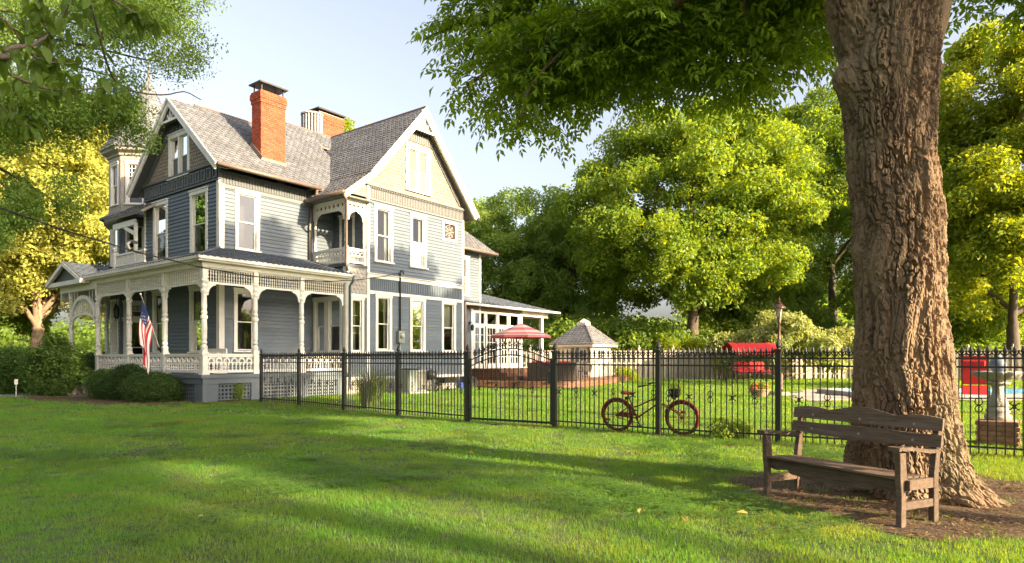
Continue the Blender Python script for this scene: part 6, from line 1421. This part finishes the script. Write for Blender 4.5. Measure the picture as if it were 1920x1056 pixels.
bl = [(np.array(c), (r_*.8, r_*.8, r_*.6)) for c, r_ in (((0, 0, 1.7), .75), ((.6, .1, 1.5), .6), ((-.6, 0, 1.4), .65), ((.2, 0, 1.1), .7), ((-.9, .1, .9), .5), ((.9, 0, .9), .45), ((0, .2, 2.1), .5), ((-.3, -.2, .4), .6), ((.5, -.3, .35), .5))]
shrub('entry_shrub', 'tall open leafy shrub with bare stems at the porch entry', hw(-1.6, 8.7), bl, 44, SHRUBG, big3, stems=7, seed=4)
for i, (x, y, s, lab) in enumerate([(-18.6, 26.8, 1.0, 'dark low shrub beside the front walk'), (-20.8, 27.5, 1.2, 'dark shrub at the left edge of the picture'), (-22.8, 29.5, 1.15, 'loose green shrub behind the walk at the left edge'), (-19.6, 30, .95, 'small shrub behind the front walk near the steps')]):
    bl = [(np.array((R.uniform(-.8, .8)*s, R.uniform(-.4, .4)*s, R.uniform(.35, 1.3)*s)), (.6*s, .6*s, .5*s)) for _ in range(9)]; shrub('shrub', lab, (x, y, 0), bl, 85, [BOXG, SHRUBG, SHRUBG, BOXG][i], big3, seed=10+i)
wp = [spray(80+s, 26, .5, .2, .1, flat=.25, up=1.2, droop=.8) for s in range(3)]
bl = [(np.array((x, y, z)), (a, a, a*.45)) for x, y, z, a in [(R.gauss(0, 1.9), R.gauss(0, 1.0), 0, R.uniform(.7, 1.1)) for _ in range(44)]]
bl = [(np.array((c[0], c[1], max(1.3, 4.1-.75*abs(c[0])+R.uniform(-1.4, .25)))), q) for c, q in bl]+[(np.array((-4.4+.5*i, 0, 2.5+.1*i)), (.5, .4, .2)) for i in range(3)]+[(np.array((3.6+.5*i, 0, 2.9+.08*i)), (.5, .4, .2)) for i in range(3)]
shrub('weeping_bush', 'large layered yellow green bush behind the bronze lamp post', (18.2, 44.0, 0), bl, 46, fam('variegated', (.19, .25, .05), (.34, .36, .14), .45, (1.3, 1.25, .5)), wp, sc=(.9, 1.4), stems=8, seed=20)
shrub('small_bush', 'small yellow bush at the corner of the playhouse', (7.3, 42.4, 0), [((0, 0, .5), (.5, .5, .45)), ((.4, 0, .3), (.4, .4, .3))], 60, LIME, big3, seed=21)
shrub('bright_bush', 'bright yellow green bush showing over the board fence', (12.3, 48, 0), [(np.array((R.uniform(-1.2, 1.2), 0, R.uniform(1.6, 2.6))), (.6, .5, .4)) for _ in range(9)], 60, LIME, mid3, seed=22)
shrub('weed_tuft', 'low weedy plant growing at the foot of the iron fence', (4.05, 12.1, 0), [((0, 0, .15), (.35, .25, .18))], 90, DEEP, big3, sc=(.4, .6), stems=2, seed=23, cat='plant')
shrub('creeper', 'thin green creeper climbing the porch lattice', hw(1.25, -.1), [((.03*(-1)**i, 0, .12+.13*i), (.05, .03, .07)) for i in range(4)], 4, GREEN, box3, sc=(.8, 1.3), stems=1, seed=24, cat='plant')
shrub('basket_plant', 'leafy plant in the bicycle basket', tuple(pot.location), [((0, 0, .2), (.14, .13, .1)), ((.08, 0, .12), (.1, .1, .08))], 16, GREEN, box3, sc=(.3, .5), stems=2, seed=25, cat='plant', fill=.6)
shrub('flower_leaves', 'green leaves among the red flowers in the woven basket', (9.5, 25, .1), [((0, 0, .3), (.3, .26, .12))], 60, GREEN, box3, stems=2, seed=26, cat='plant')
# ornamental grass clump
def blade(mb, p, d, L, w, bend, n=4):
    d = Vector((d.x, d.y, 0)).normalized(); s = Vector((-d.y, d.x, 0)); vs = []
    for i in range(n+1): t = i/n; q = p+d*L*bend*t*t+Vector((0, 0, L*(t-.35*bend*t*t*t))); ww = w*(1-t)**.7; vs += [q-s*ww/2, q+s*ww/2]
    mb.add(vs, [(2*i, 2*i+1, 2*i+3, 2*i+2) for i in range(n)])
og = thing('ornamental_grass', 'tall arching ornamental grass clump behind the iron fence', 'grass', (-4.2, 19.4, 0)); m = MB(); r = random.Random(4)
for i in range(760): a = r.uniform(0, 6.28); q = r.uniform(0, .3); blade(m, Vector((q*math.cos(a), q*math.sin(a), 0)), Vector((math.cos(a+r.gauss(0, .4)), math.sin(a+r.gauss(0, .4)), 0)), r.uniform(.9, 1.6), .016, r.uniform(.15, .8), 5)
m.build('blades', leafmat('reed blade', (.09, .15, .035), (.17, .21, .06), .4), og, 'stuff')
# neighbours' roofs glimpsed through the trees
nh = thing('neighbour_house', 'neighbouring house with grey roof glimpsed behind the centre tree', 'house', (22, 66, 0), .1)
m = MB(); m.box(-5, 5, 0, 7, 0, 2.6); m.build('wall', cre, nh); m = MB(); m.add([(-5.5, -.5, 2.5), (5.5, -.5, 2.5), (5.5, 3.5, 5), (-5.5, 3.5, 5), (5.5, 7.5, 2.5), (-5.5, 7.5, 2.5)], [(0, 1, 2, 3), (3, 2, 4, 5)]); m.build('roof', M['roof'], nh)
for x in (-3, 0, 3): m = MB(); m.box(x-.5, x+.5, -.06, .0, 1, 2); w_ = m.build('window', M['white'], nh); p = MB(); p.box(x-.4, x+.4, -.07, -.06, 1.1, 1.9); p.build('pane', M['room'], w_)
# far tree line
rng = np.random.default_rng(31); bl = []
for i in range(470):
    a = rng.uniform(0, 2*PI); rr_ = rng.uniform(78, 98); bl.append((np.array((rr_*math.cos(a), rr_*math.sin(a)+4, rng.uniform(1, 10))), (rng.uniform(2.5, 4.2),)*2+(rng.uniform(2, 3),)))
P, Rr, Sc = blob_points(bl, 42, rng, .5, .3, (1.8, 2.8)); o = scatter('distant_trees', far3, P, Rr, Sc, DEEP, None, kind='stuff', rng=rng); tag(o, 'distant ring of dark trees closing the view behind the yard', 'trees')
bl = []
for i in range(60): bl.append((np.array((rng.uniform(3, 42), rng.uniform(49, 53), rng.uniform(.8, 3.6))), (1.6, 1.3, 1.2)))
P, Rr, Sc = blob_points(bl, 50, rng, .5, .3, (.9, 1.4)); o = scatter('undergrowth', far3, P, Rr, Sc, DEEP, None, kind='stuff', rng=rng); tag(o, 'dark undergrowth massed behind the board fence', 'undergrowth')

# ---------------------------------------------------------------- lawn
GR = leafmat('grass blade', (.078, .24, .038), (.135, .29, .047), .55, (3.1, 1.85, .3), patch=(.17, .265, .055), pscale=.55)
STRAW = leafmat('straw', (.24, .16, .08), (.14, .09, .045), .2)
def tuft(seed, n, rad, h, w, spread=.5):
    r = random.Random(seed); mb = MB()
    for i in range(n):
        a = r.uniform(0, 6.28); q = rad*math.sqrt(r.random()); d = Vector((r.gauss(0, 1), r.gauss(0, 1), 0)); blade(mb, Vector((q*math.cos(a), q*math.sin(a), -.005)), d, h*r.uniform(.5, 1.25), w*r.uniform(.7, 1.3), r.uniform(.1, .9)*spread*2, 2)
    return mb
houses = [hpts([(-.1, -.1), (13.3, -.1), (13.3, 1), (24, 1), (24, 14), (-.1, 14)]), DP, PAT, walk]
def keep_grass(x, y):
    return not any(inside((x, y), p) for p in houses)
def lawn(name, label, y0, y1, dens, protos, sc, wid=1.0, seed=1, xr=None):
    rng = np.random.default_rng(seed); A_ = (y1-y0)*(xr[1]-xr[0]) if xr else (y1**2-y0**2)*.82*wid; n = int(A_*dens)
    y = np.sqrt(rng.uniform(y0*y0, y1*y1, n)) if not xr else rng.uniform(y0, y1, n)
    x = rng.uniform(-1, 1, n)*(y*.82*wid+.3) if not xr else rng.uniform(*xr, n)
    pr = np.array([.07 if inside(p, TREE_PATCH) else .12 if inside(p, HOUSE_PATCH) else 1.0 if keep_grass(*p) else 0 for p in zip(x, y)]); k = rng.random(n) < pr
    x, y = x[k], y[k]; n = len(x); P = np.stack([x, y, np.zeros(n)], 1)
    hgt = np.array([1+.45*noise.noise((a*.9, b*.9, 3)) for a, b in zip(x, y)])
    rot = np.stack([rng.normal(0, .08, n), rng.normal(0, .08, n), rng.uniform(0, 6.28, n)], 1)
    o = scatter(name, protos, P, rot, hgt*rng.uniform(*sc, n), GR, None, kind='stuff', rng=rng); tag(o, label, 'grass')
lawn('grass', 'mown lawn grass in the near foreground', 4.3, 9.5, 125, [tuft(100+s, 46, .12, .045, .0042) for s in range(3)], (.8, 1.3), seed=1, wid=1.2)
lawn('grass', 'mown lawn grass between the bench and the fence', 9.5, 17, 40, [tuft(110+s, 50, .18, .05, .0075) for s in range(3)], (.85, 1.3), seed=2, wid=1.2)
lawn('grass', 'mown lawn grass in front of the porch and in the garden', 17, 30, 15, [tuft(120+s, 46, .28, .055, .014) for s in range(3)], (.85, 1.3), seed=3)
lawn('grass', 'mown lawn grass at the back of the yard', 30, 48, 4.5, [tuft(130+s, 40, .5, .08, .03) for s in range(3)], (.85, 1.3), seed=4)
# bark chips, dead grass and twigs round the trunk and along the porch
def litter(name, label, poly, n, seed, m=STRAW):
    rng = np.random.default_rng(seed); xs = [p[0] for p in poly]; ys = [p[1] for p in poly]; P = []
    while len(P) < n:
        p = (rng.uniform(min(xs), max(xs)), rng.uniform(min(ys), max(ys)))
        if inside(p, poly): P.append((*p, .014))
    ch = []
    for s in range(3):
        r_ = random.Random(200+seed*3+s); mb = MB()
        for i in range(16): a = r_.uniform(0, 6.28); c = Vector((r_.uniform(-.14, .14), r_.uniform(-.14, .14), r_.uniform(.0, .02))); d = Vector((math.cos(a), math.sin(a), r_.uniform(-.2, .35))); quadleaf(mb, c, d, Vector((-d.y, d.x, r_.uniform(-.6, .6))), r_.uniform(.03, .1), r_.uniform(.004, .02))
        ch.append(mb)
    n = len(P); o = scatter(name, ch, np.array(P), np.stack([np.zeros(n), np.zeros(n), rng.uniform(0, 6.28, n)], 1), rng.uniform(.4, .85, n), m, None, kind='stuff', rng=rng); tag(o, label, 'litter')
litter('leaf_litter', 'dry bark chips and dead grass around the trunk and bench', TREE_PATCH, 900, 1); litter('leaf_litter', 'brown leaf litter along the foot of the porch', HOUSE_PATCH, 1500, 2)
# a few fallen leaves on the lawn
fl_ = leafmat('fallen leaf', (.45, .38, .12), (.3, .2, .07), .3)
r = random.Random(77); LF = MB(); leaf(LF, Vector((0, 0, 0)), Vector((1, 0, .1)), Vector((0, 0, 1)), .11, .06, .25, .1); LFM = LF.mesh('fallen_leaf', fl_)
for i in range(20):
    Y = r.uniform(5.2, 15); x = r.uniform(-.7, .45)*Y; o = link('fallen_leaf', LFM, None, (x, Y, .055), (r.uniform(-.4, .4), r.uniform(-.4, .4), r.uniform(0, 6.28))); tag(o, 'pale fallen leaf lying on the mown grass', 'leaf', 'fallen leaves on the lawn')

# clover and broad weeds in the turf
cl = []
for sd in range(3):
    r_ = random.Random(300+sd); mb = MB()
    for i in range(26):
        a = r_.uniform(0, 6.28); q = .13*math.sqrt(r_.random()); p = Vector((q*math.cos(a), q*math.sin(a), r_.uniform(.02, .055)))
        for k in range(3): b = a+k*2.1; quadleaf(mb, p, Vector((math.cos(b), math.sin(b), .1)), Vector((-math.sin(b), math.cos(b), 0)), .022, .018)
    cl.append(mb)
rng = np.random.default_rng(91); P = []
while len(P) < 900:
    y = math.sqrt(rng.uniform(4.4**2, 15**2)); x = rng.uniform(-.85, .7)*y
    if noise.noise((x*.55, y*.55, 8)) > .12 and not inside((x, y), TREE_PATCH): P.append((x, y, .0))
n = len(P); o = scatter('clover', cl, np.array(P), np.stack([np.zeros(n), np.zeros(n), rng.uniform(0, 6.28, n)], 1), rng.uniform(.8, 1.7, n), leafmat('clover leaf', (.1, .21, .035), (.14, .26, .045), .45), None, kind='stuff', rng=rng); tag(o, 'clover and broad leaved weeds scattered through the lawn', 'clover')
